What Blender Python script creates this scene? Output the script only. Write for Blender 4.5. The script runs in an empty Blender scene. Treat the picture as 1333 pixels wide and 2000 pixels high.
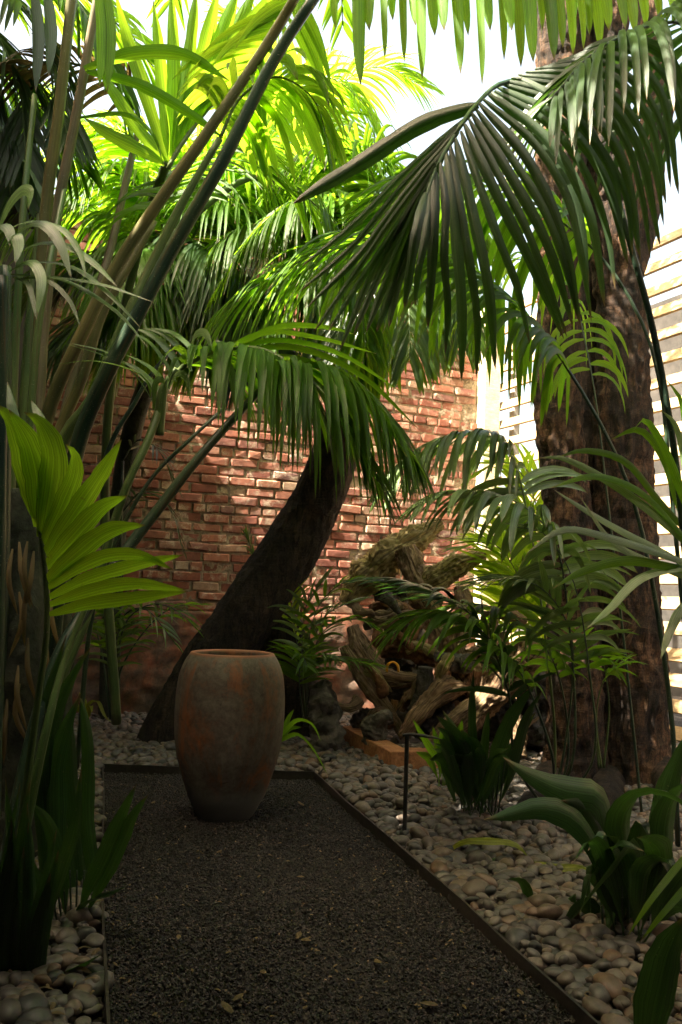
import bpy, math, random
import numpy as np
from mathutils import Vector, noise
random.seed(7); rng = np.random.default_rng(7)
R = math.radians
C = bpy.context.scene.collection

# ------------------------------------------------------------------ camera, sky, sun, exposure
F_PX, CAM_H, PITCH, ROLL = 1640.0, 1.10, R(5.3), R(2.0)
fw = np.array([0, math.cos(PITCH), math.sin(PITCH)])
r0 = np.array([1.0, 0, 0]); u0 = np.array([0, -math.sin(PITCH), math.cos(PITCH)])
rc = math.cos(ROLL) * r0 + math.sin(ROLL) * u0
uc = -math.sin(ROLL) * r0 + math.cos(ROLL) * u0
cam_loc = np.array([0, 0, CAM_H])
cd = bpy.data.cameras.new('camera'); cam = bpy.data.objects.new('camera', cd); C.objects.link(cam)
cd.sensor_fit = 'VERTICAL'; cd.sensor_height = 36; cd.lens = F_PX / 2000 * 36
cd.clip_start = .05; cd.clip_end = 500
from mathutils import Matrix
M4 = Matrix(((rc[0], uc[0], -fw[0], 0), (rc[1], uc[1], -fw[1], 0), (rc[2], uc[2], -fw[2], CAM_H), (0, 0, 0, 1)))
cam.matrix_world = M4
cd.dof.use_dof = True; cd.dof.focus_distance = 4.2; cd.dof.aperture_fstop = 11.0
sc = bpy.context.scene; sc.camera = cam

TO_SUN = np.array([-.58, -.375, .88]); TO_SUN /= np.linalg.norm(TO_SUN)
w = bpy.data.worlds.new('World'); sc.world = w; w.use_nodes = True
nt = w.node_tree; bg = nt.nodes['Background']
sky = nt.nodes.new('ShaderNodeTexSky'); sky.sky_type = 'NISHITA'; sky.sun_disc = False
sky.sun_elevation = math.asin(TO_SUN[2]); sky.sun_rotation = math.atan2(TO_SUN[0], TO_SUN[1])
sky.dust_density = 7.0; sky.air_density = 1.0; sky.ozone_density = .0
tint = nt.nodes.new('ShaderNodeMix'); tint.data_type = 'RGBA'; tint.blend_type = 'MULTIPLY'; tint.inputs[0].default_value = 1
tint.inputs[7].default_value = (1, .885, .68, 1)   # warm white balance of the photograph
nt.links.new(sky.outputs[0], tint.inputs[6]); nt.links.new(tint.outputs[2], bg.inputs[0]); bg.inputs[1].default_value = .112
sl = bpy.data.lights.new('sun', 'SUN'); sl.energy = 4.8; sl.angle = R(.5); sl.color = (1, .90, .72)
so = bpy.data.objects.new('sun', sl); C.objects.link(so)
so.rotation_euler = Vector(TO_SUN).to_track_quat('Z', 'Y').to_euler()
sc.view_settings.view_transform = 'Standard'; sc.view_settings.look = 'None'
sc.view_settings.exposure = 3.1; sc.view_settings.gamma = 1
sc.render.engine = 'CYCLES'; sc.cycles.max_bounces = 6; sc.cycles.transmission_bounces = 4
sc.cycles.diffuse_bounces = 4; sc.cycles.glossy_bounces = 2; sc.cycles.use_denoising = True
sc.cycles.sample_clamp_indirect = 6

# ------------------------------------------------------------------ pixel helpers
def ray(px, py):
    return fw + rc * (px - 666.5) / F_PX - uc * (py - 1000) / F_PX
def P(px, py, d): return cam_loc + ray(px, py) * d
def G(px, py, z=0.0):
    r = ray(px, py); return cam_loc + r * ((z - CAM_H) / r[2])
def PX(l): return [P(*p) for p in l]

# ------------------------------------------------------------------ object helpers
def tag(o, label=None, cat=None, group=None, kind=None):
    if label: o['label'] = label
    if cat: o['category'] = cat
    if group: o['group'] = group
    if kind: o['kind'] = kind
    return o
def empty(name, loc, label, cat, group=None):
    o = bpy.data.objects.new(name, None); C.objects.link(o); o.location = tuple(loc)
    o.empty_display_size = .1
    return tag(o, label, cat, group)
def mesh_obj(name, V, Fc, mat, parent=None, smooth=True, uv=None):
    me = bpy.data.meshes.new(name)
    V = np.asarray(V, float)
    if parent is not None: V = V - np.array(parent_world(parent))
    me.from_pydata(V.tolist(), [], Fc)
    if uv is not None:
        ul = me.uv_layers.new(name='uv'); uv = np.asarray(uv, np.float32)
        li = np.empty(len(me.loops), np.int32); me.loops.foreach_get('vertex_index', li)
        ul.data.foreach_set('uv', uv[li].ravel())
    me.polygons.foreach_set('use_smooth', [smooth] * len(me.polygons))
    me.materials.append(mat); me.update()
    o = bpy.data.objects.new(name, me); C.objects.link(o)
    if parent is not None: o.parent = parent
    return o
def parent_world(p):
    v = np.zeros(3)
    while p is not None: v += np.array(p.location); p = p.parent
    return v
def norm(v): return v / (np.linalg.norm(v) + 1e-9)
def spline(pts, n):
    p = np.array(pts, float)
    if len(p) == 2: return np.linspace(p[0], p[1], n)
    seg = np.linalg.norm(np.diff(p, axis=0), axis=1) ** .5
    t = np.concatenate([[0], np.cumsum(seg)])
    e = np.vstack([2 * p[0] - p[1], p, 2 * p[-1] - p[-2]])
    te = np.concatenate([[-seg[0]], t, [t[-1] + seg[-1]]])
    out = []
    # dense evaluate, then arc length resample
    ts = np.linspace(0, t[-1], max(60, n * 3))
    for s in ts:
        i = min(max(np.searchsorted(t, s, 'right') - 1, 0), len(p) - 2)
        P0, P1, P2, P3 = e[i], e[i + 1], e[i + 2], e[i + 3]; a, b, c, d = te[i], te[i + 1], te[i + 2], te[i + 3]
        A1 = (b - s) / (b - a) * P0 + (s - a) / (b - a) * P1
        A2 = (c - s) / (c - b) * P1 + (s - b) / (c - b) * P2
        A3 = (d - s) / (d - c) * P2 + (s - c) / (d - c) * P3
        B1 = (c - s) / (c - a) * A1 + (s - a) / (c - a) * A2
        B2 = (d - s) / (d - b) * A2 + (s - b) / (d - b) * A3
        out.append((c - s) / (c - b) * B1 + (s - b) / (c - b) * B2)
    out = np.array(out); L = np.concatenate([[0], np.cumsum(np.linalg.norm(np.diff(out, axis=0), axis=1))])
    q = np.linspace(0, L[-1], n)
    return np.stack([np.interp(q, L, out[:, k]) for k in range(3)], 1)
def frames(c):
    T = np.gradient(c, axis=0); T /= np.linalg.norm(T, axis=1)[:, None] + 1e-9
    a = np.array([0, 0, 1.0]) if abs(T[0][2]) < .9 else np.array([0, 1.0, 0])
    n = norm(np.cross(T[0], a)); N = []
    for t in T:
        n = norm(n - t * np.dot(n, t)); N.append(n)
    N = np.array(N); return T, N, np.cross(T, N)
def tube_geo(pts, radii, sides=10, n=24, disp=None, cap=True, ell=1.0):
    c = spline(pts, n); T, N, B = frames(c)
    rr = np.interp(np.linspace(0, 1, n), np.linspace(0, 1, len(radii)), radii)
    V = []; UV = []
    L = np.concatenate([[0], np.cumsum(np.linalg.norm(np.diff(c, axis=0), axis=1))])
    for i in range(n):
        for k in range(sides):
            a = 2 * math.pi * k / sides
            d = N[i] * math.cos(a) + B[i] * math.sin(a) * ell
            r = rr[i]
            if disp: r += disp(c[i] + d * r, a, L[i], r)
            V.append(c[i] + d * r); UV.append((k / sides, L[i]))
    Fc = []
    for i in range(n - 1):
        for k in range(sides):
            a, b = i * sides + k, i * sides + (k + 1) % sides
            Fc.append((a, b, b + sides, a + sides))
    if cap:
        Fc.append(tuple(range(sides))[::-1]); Fc.append(tuple((n - 1) * sides + k for k in range(sides)))
    return V, Fc, UV
def tube(name, pts, radii, mat, parent=None, **k):
    V, Fc, UV = tube_geo(pts, radii, **k); return mesh_obj(name, V, Fc, mat, parent, uv=UV)

# ------------------------------------------------------------------ materials
def newmat(name):
    m = bpy.data.materials.new(name); m.use_nodes = True
    n = m.node_tree; return m, n, n.nodes, n.links, n.nodes['Principled BSDF'], n.nodes['Material Output']
def ramp(ns, stops):
    r = ns.new('ShaderNodeValToRGB'); e = r.color_ramp.elements
    while len(e) < len(stops): e.new(.5)
    for x, (p, c) in zip(e, stops): x.position = p; x.color = (*c, 1)
    return r
def tex(ns, ls, kind, scale, coord, detail=4, rough=.6, dist=0, stretch=None):
    if stretch:
        mp = ns.new('ShaderNodeMapping'); mp.inputs['Scale'].default_value = stretch
        ls.new(coord, mp.inputs[0]); coord = mp.outputs[0]
    t = ns.new('ShaderNodeTexNoise' if kind == 'n' else 'ShaderNodeTexVoronoi')
    t.inputs['Scale'].default_value = scale
    if kind == 'n':
        t.inputs['Detail'].default_value = detail; t.inputs['Roughness'].default_value = rough; t.inputs['Distortion'].default_value = dist
    ls.new(coord, t.inputs['Vector']); return t
def bump(ns, ls, h, strength, dist, bsdf, prev=None):
    b = ns.new('ShaderNodeBump'); b.inputs['Strength'].default_value = strength; b.inputs['Distance'].default_value = dist
    ls.new(h, b.inputs['Height'])
    if prev: ls.new(prev, b.inputs['Normal'])
    ls.new(b.outputs[0], bsdf.inputs['Normal']); return b.outputs[0]
def mixc(ns, ls, fac, a, b, mode='MIX'):
    m = ns.new('ShaderNodeMix'); m.data_type = 'RGBA'; m.blend_type = mode
    for s, v in ((0, fac), (6, a), (7, b)):
        if hasattr(v, 'links'): ls.new(v, m.inputs[s])
        elif s == 0: m.inputs[0].default_value = v
        else: m.inputs[s].default_value = (*v, 1)
    return m.outputs[2]

def leaf_mat(name, top, trans, tfac=.4, rough=.38, tip=(.16, .10, .04), spec=.5):
    m, n, ns, ls, b, out = newmat(name)
    uvn = ns.new('ShaderNodeTexCoord'); sep = ns.new('ShaderNodeSeparateXYZ'); ls.new(uvn.outputs['UV'], sep.inputs[0])
    oi = ns.new('ShaderNodeObjectInfo')
    veins = tex(ns, ls, 'n', 1.0, uvn.outputs['UV'], 2, .5, 0, (26, .8, 1))
    ph = ns.new('ShaderNodeMath'); ph.operation = 'MULTIPLY'; ls.new(sep.outputs[0], ph.inputs[0]); ph.inputs[1].default_value = 62
    sn = ns.new('ShaderNodeMath'); sn.operation = 'SINE'; ls.new(ph.outputs[0], sn.inputs[0])
    vl = ramp(ns, [(.0, (1, 1, 1)), (.8, (1, 1, 1)), (.97, (.38, .42, .35))]); ls.new(sn.outputs[0], vl.inputs[0])
    blot = tex(ns, ls, 'n', 9, uvn.outputs['Object'], 4, .6)
    speck = tex(ns, ls, 'n', 120, uvn.outputs['Object'], 2, .6)
    c1 = mixc(ns, ls, oi.outputs['Random'], [x * .6 for x in top], [min(1, x * 1.45) for x in top])
    vr = ramp(ns, [(.35, (.62, .62, .62)), (.6, (1.18, 1.15, 1.1))]); ls.new(veins.outputs[0], vr.inputs[0])
    c2 = mixc(ns, ls, .8, c1, vr.outputs[0], 'MULTIPLY'); c2 = mixc(ns, ls, .8, c2, vl.outputs[0], 'MULTIPLY')
    br = ramp(ns, [(.35, (.72, .75, .7)), (.65, (1.2, 1.15, 1.0))]); ls.new(blot.outputs[0], br.inputs[0])
    c3 = mixc(ns, ls, .8, c2, br.outputs[0], 'MULTIPLY')
    sr = ramp(ns, [(.70, (0, 0, 0)), (.76, (1, 1, 1))]); ls.new(speck.outputs[0], sr.inputs[0])
    c3 = mixc(ns, ls, sr.outputs[0], c3, (.22, .22, .12))
    tr = ramp(ns, [(.93, (0, 0, 0)), (.99, (1, 1, 1))]); ls.new(sep.outputs[1], tr.inputs[0])
    c4 = mixc(ns, ls, tr.outputs[0], c3, tip)
    wn = tex(ns, ls, 'n', 26, uvn.outputs['Object'], 5, .75, .4); wr = ramp(ns, [(.66, (0, 0, 0)), (.72, (.85, .85, .85))]); ls.new(wn.outputs[0], wr.inputs[0])
    c4 = mixc(ns, ls, wr.outputs[0], c4, (.13, .09, .035))
    ls.new(c4, b.inputs['Base Color']); b.inputs['Roughness'].default_value = rough
    b.inputs['Specular IOR Level'].default_value = spec
    bump(ns, ls, veins.outputs[0], .35, .004, b)
    t = ns.new('ShaderNodeBsdfTranslucent')
    tc = mixc(ns, ls, .85, mixc(ns, ls, oi.outputs['Random'], [x * .75 for x in trans], [min(1, x * 1.15) for x in trans]), vr.outputs[0], 'MULTIPLY')
    tc = mixc(ns, ls, .8, tc, vl.outputs[0], 'MULTIPLY'); tc = mixc(ns, ls, wr.outputs[0], tc, (.16, .10, .03))
    tc = mixc(ns, ls, tr.outputs[0], tc, tip)
    ls.new(tc, t.inputs[0])
    mx = ns.new('ShaderNodeMixShader'); mx.inputs[0].default_value = tfac
    ls.new(b.outputs[0], mx.inputs[1]); ls.new(t.outputs[0], mx.inputs[2]); ls.new(mx.outputs[0], out.inputs[0])
    return m
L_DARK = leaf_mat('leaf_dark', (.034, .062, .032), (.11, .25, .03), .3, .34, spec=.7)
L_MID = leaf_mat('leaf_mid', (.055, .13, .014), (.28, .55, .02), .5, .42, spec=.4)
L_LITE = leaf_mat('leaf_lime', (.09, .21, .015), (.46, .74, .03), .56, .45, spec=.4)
L_PALE = leaf_mat('leaf_pale', (.17, .25, .12), (.30, .50, .09), .3, .26, spec=.9)  # base colour raised to stand in for sun and sky glare
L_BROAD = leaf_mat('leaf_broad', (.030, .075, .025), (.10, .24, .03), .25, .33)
L_OLD = leaf_mat('leaf_old', (.20, .14, .07), (.34, .22, .08), .3, .6)
L_YELLOW = leaf_mat('leaf_yellow', (.30, .36, .03), (.5, .55, .03), .35, .4, tip=(.4, .3, .03))

def cane_mat(name, a, bcol, rough=.4):
    m, n, ns, ls, b, out = newmat(name)
    co = ns.new('ShaderNodeTexCoord')
    big = tex(ns, ls, 'n', 2.2, co.outputs['Object'], 3, .55); fine = tex(ns, ls, 'n', 1, co.outputs['UV'], 3, .6, 0, (18, 5, 1))
    speck = tex(ns, ls, 'n', 160, co.outputs['Object'], 2)
    r = ramp(ns, [(.35, a), (.65, bcol)]); ls.new(big.outputs[0], r.inputs[0])
    fr = ramp(ns, [(.3, (.65, .65, .65)), (.7, (1.2, 1.2, 1.15))]); ls.new(fine.outputs[0], fr.inputs[0])
    c = mixc(ns, ls, .9, r.outputs[0], fr.outputs[0], 'MULTIPLY')
    sr = ramp(ns, [(.66, (0, 0, 0)), (.72, (1, 1, 1))]); ls.new(speck.outputs[0], sr.inputs[0])
    c = mixc(ns, ls, sr.outputs[0], c, (.3, .28, .2))
    st_ = tex(ns, ls, 'n', 1, co.outputs['UV'], 5, .7, .5, (9, 1.3, 1)); st_r = ramp(ns, [(.54, (0, 0, 0)), (.68, (.8, .8, .8))]); ls.new(st_.outputs[0], st_r.inputs[0])
    c = mixc(ns, ls, st_r.outputs[0], c, (.13, .075, .035))
    ls.new(c, b.inputs['Base Color']); b.inputs['Roughness'].default_value = rough
    bump(ns, ls, fine.outputs[0], .5, .004, b); return m
S_DARK = cane_mat('cane_dark', (.02, .045, .035), (.05, .085, .04), .36)
S_GREEN = cane_mat('cane_green', (.07, .13, .04), (.14, .19, .06), .4)
S_OLIVE = cane_mat('cane_olive', (.07, .085, .03), (.20, .17, .06), .42)
S_TAN = cane_mat('cane_tan', (.13, .12, .06), (.26, .20, .12), .5)

def rough_mat(name, cols, scale=6, stretch=None, bstr=.8, bdist=.01, rough=.9, detail=8, coord='Object', dist=.3, fine=None):
    m, n, ns, ls, b, out = newmat(name)
    co = ns.new('ShaderNodeTexCoord')
    t = tex(ns, ls, 'n', scale, co.outputs[coord], detail, .68, dist, stretch)
    r = ramp(ns, cols); ls.new(t.outputs[0], r.inputs[0]); col = r.outputs[0]
    t2 = tex(ns, ls, 'n', scale * 7, co.outputs[coord], 5, .7, dist, stretch)
    r2 = ramp(ns, [(.3, (.5, .5, .5)), (.7, (1.3, 1.3, 1.3))]); ls.new(t2.outputs[0], r2.inputs[0])
    col = mixc(ns, ls, .9, col, r2.outputs[0], 'MULTIPLY')
    ls.new(col, b.inputs['Base Color']); b.inputs['Roughness'].default_value = rough
    p = bump(ns, ls, t2.outputs[0], bstr, bdist, b); bump(ns, ls, t.outputs[0], bstr, bdist * 3, b, p)
    return m
def bark_mat(name, cols, warm):
    m, n, ns, ls, b, out = newmat(name)
    co = ns.new('ShaderNodeTexCoord')
    t = tex(ns, ls, 'n', 6, co.outputs['Object'], 8, .72, .5, (1, 1, .55)); cr = tex(ns, ls, 'n', 24, co.outputs['Object'], 8, .75, 1.4, (1, 1, .22))
    hz_ = tex(ns, ls, 'n', 7, co.outputs['Object'], 8, .75, 2.2, (.9, .9, 4)); g = tex(ns, ls, 'n', 80, co.outputs['Object'], 4, .8)
    r = ramp(ns, cols); ls.new(t.outputs[0], r.inputs[0]); c = r.outputs[0]
    for src, st in ((cr, [(.40, (.12, .1, .1)), (.52, (1, 1, 1)), (.75, (1.5, 1.4, 1.3))]), (hz_, [(.34, (.6, .57, .55)), (.5, (1, 1, 1)), (.66, (1.35, 1.25, 1.15))]), (g, [(.3, (.5, .5, .5)), (.7, (1.5, 1.5, 1.5))])):
        q = ramp(ns, st); ls.new(src.outputs[0], q.inputs[0]); c = mixc(ns, ls, .9, c, q.outputs[0], 'MULTIPLY')
    ls.new(c, b.inputs['Base Color']); b.inputs['Roughness'].default_value = .9
    p = bump(ns, ls, g.outputs[0], .6, .006, b); p = bump(ns, ls, cr.outputs[0], 1, .03, b, p); bump(ns, ls, hz_.outputs[0], .9, .02, b, p); return m
BARK = bark_mat('bark_brown', [(.36, (.012, .009, .007)), (.48, (.06, .034, .022)), (.58, (.17, .088, .046)), (.68, (.30, .17, .10)), (.85, (.13, .10, .08))], 1)
BARKD = bark_mat('bark_shaded', [(.34, (.010, .008, .007)), (.52, (.045, .029, .020)), (.64, (.085, .052, .034)), (.8, (.12, .08, .055))], 0)  # darker bark: shade under the canopy is put into the colour
PALMT = rough_mat('palm_trunk', [(.3, (.02, .022, .016)), (.55, (.05, .055, .035)), (.8, (.10, .09, .06))], 5, None, .8, .008)
def wood_mat(name, cols, *_):
    m, n, ns, ls, b, out = newmat(name)
    co = ns.new('ShaderNodeTexCoord')
    g = tex(ns, ls, 'n', 3.0, co.outputs['UV'], 8, .7, .8, (7, 1.6, 1)); bl = tex(ns, ls, 'n', 5, co.outputs['Object'], 6, .65, .4)
    vo = tex(ns, ls, 'n', 1.0, co.outputs['UV'], 4, .6, .6, (40, 6, 1))
    r = ramp(ns, cols); ad = ns.new('ShaderNodeMix'); ad.inputs[0].default_value = .5; ls.new(g.outputs[0], ad.inputs[2]); ls.new(bl.outputs[0], ad.inputs[3]); ls.new(ad.outputs[0], r.inputs[0])
    r2 = ramp(ns, [(.36, (.22, .18, .15)), (.5, (1, 1, 1)), (.7, (1.25, 1.25, 1.2))]); ls.new(vo.outputs[0], r2.inputs[0])
    c = mixc(ns, ls, .9, r.outputs[0], r2.outputs[0], 'MULTIPLY'); ls.new(c, b.inputs['Base Color']); b.inputs['Roughness'].default_value = .85
    p = bump(ns, ls, vo.outputs[0], 1, .01, b); bump(ns, ls, g.outputs[0], 1, .03, b, p); return m
WOOD = wood_mat('driftwood', [(.3, (.06, .035, .022)), (.46, (.26, .16, .09)), (.62, (.46, .32, .18)), (.8, (.33, .27, .21))], 3.2, (1.4, 1.4, 1.4), .9, .01, .85)
WOODY = wood_mat('driftwood_sunlit', [(.3, (.12, .08, .03)), (.46, (.40, .30, .12)), (.7, (.58, .47, .22))], 3.2, None, .9, .01, .85)  # yellower driftwood: sunlight on the upper roots is put into the colour
WOODG = rough_mat('driftwood_grey', [(.3, (.03, .026, .022)), (.5, (.10, .085, .07)), (.75, (.24, .21, .18))], 5, None, 1, .012, .9)
WOODO = rough_mat('driftwood_burl', [(.3, (.03, .015, .01)), (.5, (.24, .11, .04)), (.7, (.45, .24, .10))], 6, None, 1, .012, .85)
SOIL = rough_mat('soil', [(.3, (.012, .010, .008)), (.7, (.045, .034, .026))], 8, None, 1, .01)
MORTAR = rough_mat('mortar', [(.3, (.08, .06, .04)), (.5, (.25, .19, .13)), (.75, (.42, .35, .25))], 5, None, 1, .012)
PLASTER = rough_mat('old_plaster', [(.3, (.06, .045, .04)), (.45, (.16, .10, .07)), (.58, (.28, .10, .055)), (.7, (.22, .17, .13))], 2.6, None, .6, .006)
CREAM = rough_mat('cream_paint', [(.3, (.62, .52, .36)), (.7, (.76, .68, .52))], 3, (1, 1, 4), .2, .002, .6)
SLAT = rough_mat('slat_paint', [(.3, (.24, .16, .075)), (.5, (.38, .27, .14)), (.75, (.48, .37, .22))], 2.5, (1, 1, 6), .3, .003, .6)
TERRA = rough_mat('terracotta_edge', [(.3, (.20, .075, .03)), (.55, (.38, .17, .07)), (.8, (.48, .27, .13))], 7, None, .6, .005)
STEEL = rough_mat('edging_steel', [(.3, (.018, .016, .015)), (.7, (.05, .04, .034))], 9, None, .2, .002, .55)
BLACKM = rough_mat('black_metal', [(.3, (.02, .02, .02)), (.7, (.04, .038, .035))], 9, None, .2, .002, .5)
CONC2 = rough_mat('gap_shade_render', [(.3, (.012, .011, .010)), (.7, (.045, .040, .036))], 2, None, .3, .004)  # near black, puts the shade in the slat gaps into the wall colour
DARKW = rough_mat('dark_render', [(.3, (.02, .017, .015)), (.7, (.05, .042, .035))], 3, None, .5, .006)
CONC = rough_mat('pale_render', [(.3, (.42, .38, .31)), (.7, (.58, .53, .45))], 2, None, .3, .004)

def _unused(): pass
def brick_mat():
    m, n, ns, ls, b, out = newmat('old_brick')
    co = ns.new('ShaderNodeTexCoord'); oi = ns.new('ShaderNodeObjectInfo'); ge = ns.new('ShaderNodeNewGeometry')
    add = ns.new('ShaderNodeMath'); add.operation = 'ADD'; ls.new(oi.outputs['Random'], add.inputs[0]); ls.new(ge.outputs['Random Per Island'], add.inputs[1])
    fr = ns.new('ShaderNodeMath'); fr.operation = 'FRACT'; ls.new(add.outputs[0], fr.inputs[0])
    r = ramp(ns, [(0, (.15, .05, .035)), (.25, (.24, .085, .055)), (.5, (.30, .13, .08)), (.68, (.20, .075, .06)), (.82, (.33, .23, .16)), (.9, (.28, .11, .075)), (1, (.13, .065, .055))])
    ls.new(fr.outputs[0], r.inputs[0])
    wp = ns.new('ShaderNodeNewGeometry')
    t = tex(ns, ls, 'n', 16, wp.outputs['Position'], 6, .7, .4); t2 = tex(ns, ls, 'n', 90, wp.outputs['Position'], 4, .7)
    t3 = tex(ns, ls, 'n', 7, wp.outputs['Position'], 5, .65, .6)
    r2 = ramp(ns, [(.3, (.6, .55, .55)), (.7, (1.3, 1.25, 1.2))]); ls.new(t.outputs[0], r2.inputs[0])
    c = mixc(ns, ls, .9, r.outputs[0], r2.outputs[0], 'MULTIPLY')
    s = ramp(ns, [(.52, (0, 0, 0)), (.66, (.85, .85, .85))]); ls.new(t3.outputs[0], s.inputs[0])
    s2 = ramp(ns, [(.38, (0, 0, 0)), (.52, (1, 1, 1))]); ls.new(t2.outputs[0], s2.inputs[0])
    mm = ns.new('ShaderNodeMath'); mm.operation = 'MULTIPLY'; ls.new(s.outputs[0], mm.inputs[0]); ls.new(s2.outputs[0], mm.inputs[1])
    c = mixc(ns, ls, mm.outputs[0], c, (.50, .42, .32))
    ls.new(c, b.inputs['Base Color']); b.inputs['Roughness'].default_value = .9
    p = bump(ns, ls, t2.outputs[0], .6, .004, b); bump(ns, ls, t.outputs[0], .7, .01, b, p); return m
BRICK = brick_mat()
def pebble_mat():
    m, n, ns, ls, b, out = newmat('beach_pebble')
    oi = ns.new('ShaderNodeObjectInfo'); ge = ns.new('ShaderNodeNewGeometry')
    add = ns.new('ShaderNodeMath'); add.operation = 'ADD'; ls.new(oi.outputs['Random'], add.inputs[0]); ls.new(ge.outputs['Random Per Island'], add.inputs[1])
    fr = ns.new('ShaderNodeMath'); fr.operation = 'FRACT'; ls.new(add.outputs[0], fr.inputs[0])
    r = ramp(ns, [(0, (.035, .037, .04)), (.2, (.125, .117, .108)), (.4, (.085, .074, .066)), (.55, (.17, .125, .088)), (.7, (.105, .098, .092)), (.85, (.20, .175, .15)), (1, (.145, .085, .052))])
    ls.new(fr.outputs[0], r.inputs[0])
    t = tex(ns, ls, 'n', 40, ge.outputs['Position'], 5, .6); t2 = tex(ns, ls, 'n', 260, ge.outputs['Position'], 3, .7)
    r2 = ramp(ns, [(.3, (.55, .53, .52)), (.7, (1.12, 1.08, 1.05))]); ls.new(t.outputs[0], r2.inputs[0])
    r3 = ramp(ns, [(.3, (.8, .8, .8)), (.7, (1.15, 1.15, 1.15))]); ls.new(t2.outputs[0], r3.inputs[0])
    c = mixc(ns, ls, 1, r.outputs[0], r2.outputs[0], 'MULTIPLY'); c = mixc(ns, ls, 1, c, r3.outputs[0], 'MULTIPLY')
    ls.new(c, b.inputs['Base Color']); b.inputs['Roughness'].default_value = .5
    bump(ns, ls, t2.outputs[0], .15, .002, b); return m
PEBBLE = pebble_mat()
def gravel_mat():
    m, n, ns, ls, b, out = newmat('dark_gravel')
    ge = ns.new('ShaderNodeNewGeometry')
    r = ramp(ns, [(0, (.006, .0055, .006)), (.35, (.018, .015, .015)), (.7, (.036, .029, .026)), (.93, (.066, .050, .042)), (.988, (.075, .050, .04)), (1, (.32, .22, .13))])
    ls.new(ge.outputs['Random Per Island'], r.inputs[0]); ls.new(r.outputs[0], b.inputs['Base Color']); b.inputs['Roughness'].default_value = .6
    return m
GRAVEL = gravel_mat()
def pot_mat():
    m, n, ns, ls, b, out = newmat('weathered_pot')
    co = ns.new('ShaderNodeTexCoord'); sep = ns.new('ShaderNodeSeparateXYZ'); ls.new(co.outputs['Object'], sep.inputs[0])
    t = tex(ns, ls, 'n', 3.6, co.outputs['Object'], 9, .68, .5, (1, 1, .75)); t2 = tex(ns, ls, 'n', 34, co.outputs['Object'], 6, .75)
    r = ramp(ns, [(.32, (.30, .09, .03)), (.40, (.20, .10, .06)), (.47, (.13, .105, .085)), (.56, (.175, .155, .13)), (.64, (.15, .11, .10)), (.74, (.24, .20, .185))]); ls.new(t.outputs[0], r.inputs[0])
    r2 = ramp(ns, [(.3, (.45, .42, .4)), (.7, (1.35, 1.35, 1.35))]); ls.new(t2.outputs[0], r2.inputs[0])
    c = mixc(ns, ls, .85, r.outputs[0], r2.outputs[0], 'MULTIPLY')
    t5 = tex(ns, ls, 'n', 5, co.outputs['Object'], 7, .7, .8, (1.6, 1.6, .35)); r5 = ramp(ns, [(.55, (0, 0, 0)), (.66, (.8, .8, .8))]); ls.new(t5.outputs[0], r5.inputs[0]); c = mixc(ns, ls, r5.outputs[0], c, (.30, .105, .04))
    t6 = tex(ns, ls, 'n', 8, co.outputs['Object'], 8, .75, .6); r6 = ramp(ns, [(.58, (0, 0, 0)), (.68, (.75, .75, .75))]); ls.new(t6.outputs[0], r6.inputs[0]); c = mixc(ns, ls, r6.outputs[0], c, (.045, .032, .028))
    zr = ramp(ns, [(.06, (1, 1, 1)), (.14, (0, 0, 0))]); 
    ad = ns.new('ShaderNodeMath'); ad.operation = 'MULTIPLY_ADD'; ls.new(t2.outputs[0], ad.inputs[0]); ad.inputs[1].default_value = -.08; ls.new(sep.outputs[2], ad.inputs[2])
    ls.new(ad.outputs[0], zr.inputs[0]); c = mixc(ns, ls, zr.outputs[0], c, (.19, .185, .18))
    rr = ramp(ns, [(.764, (0, 0, 0)), (.774, (1, 1, 1))]); ls.new(sep.outputs[2], rr.inputs[0]); c = mixc(ns, ls, rr.outputs[0], c, (.34, .14, .085))
    ls.new(c, b.inputs['Base Color']); b.inputs['Roughness'].default_value = .62
    p = bump(ns, ls, t2.outputs[0], .4, .003, b); bump(ns, ls, t.outputs[0], .3, .01, b, p); return m
POT = pot_mat()

# ------------------------------------------------------------------ ground, path and beds
def sheet(name, poly, z, mat, kind='structure', parent=None):
    o = mesh_obj(name, [(p[0], p[1], z) for p in poly], [tuple(range(len(poly)))], mat, parent)
    return tag(o, kind=kind) if kind else o
sheet('ground', [(-120, -120), (120, -120), (120, 120), (-120, 120)], -.012, SOIL)
pTL, pTR, pBR, pBL = G(200, 1508), G(614, 1524), G(1130, 2000), G(207, 2000)
kR = (pBR - pTR) / (pBR - pTR)[1]; kL = (pBL - pTL) / (pBL - pTL)[1]
YN = .4
pNR = pTR + kR * (YN - pTR[1]); pNL = pTL + kL * (YN - pTL[1])
sheet('gravel_path', [pNL, pNR, pTR, pTL], -.004, SOIL)

def point_in(poly, x, y):
    c = np.zeros(len(x), bool); n = len(poly)
    for i in range(n):
        x0, y0 = poly[i][:2]; x1, y1 = poly[(i + 1) % n][:2]
        cond = ((y0 > y) != (y1 > y)) & (x < (x1 - x0) * (y - y0) / (y1 - y0 + 1e-12) + x0)
        c ^= cond
    return c
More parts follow.
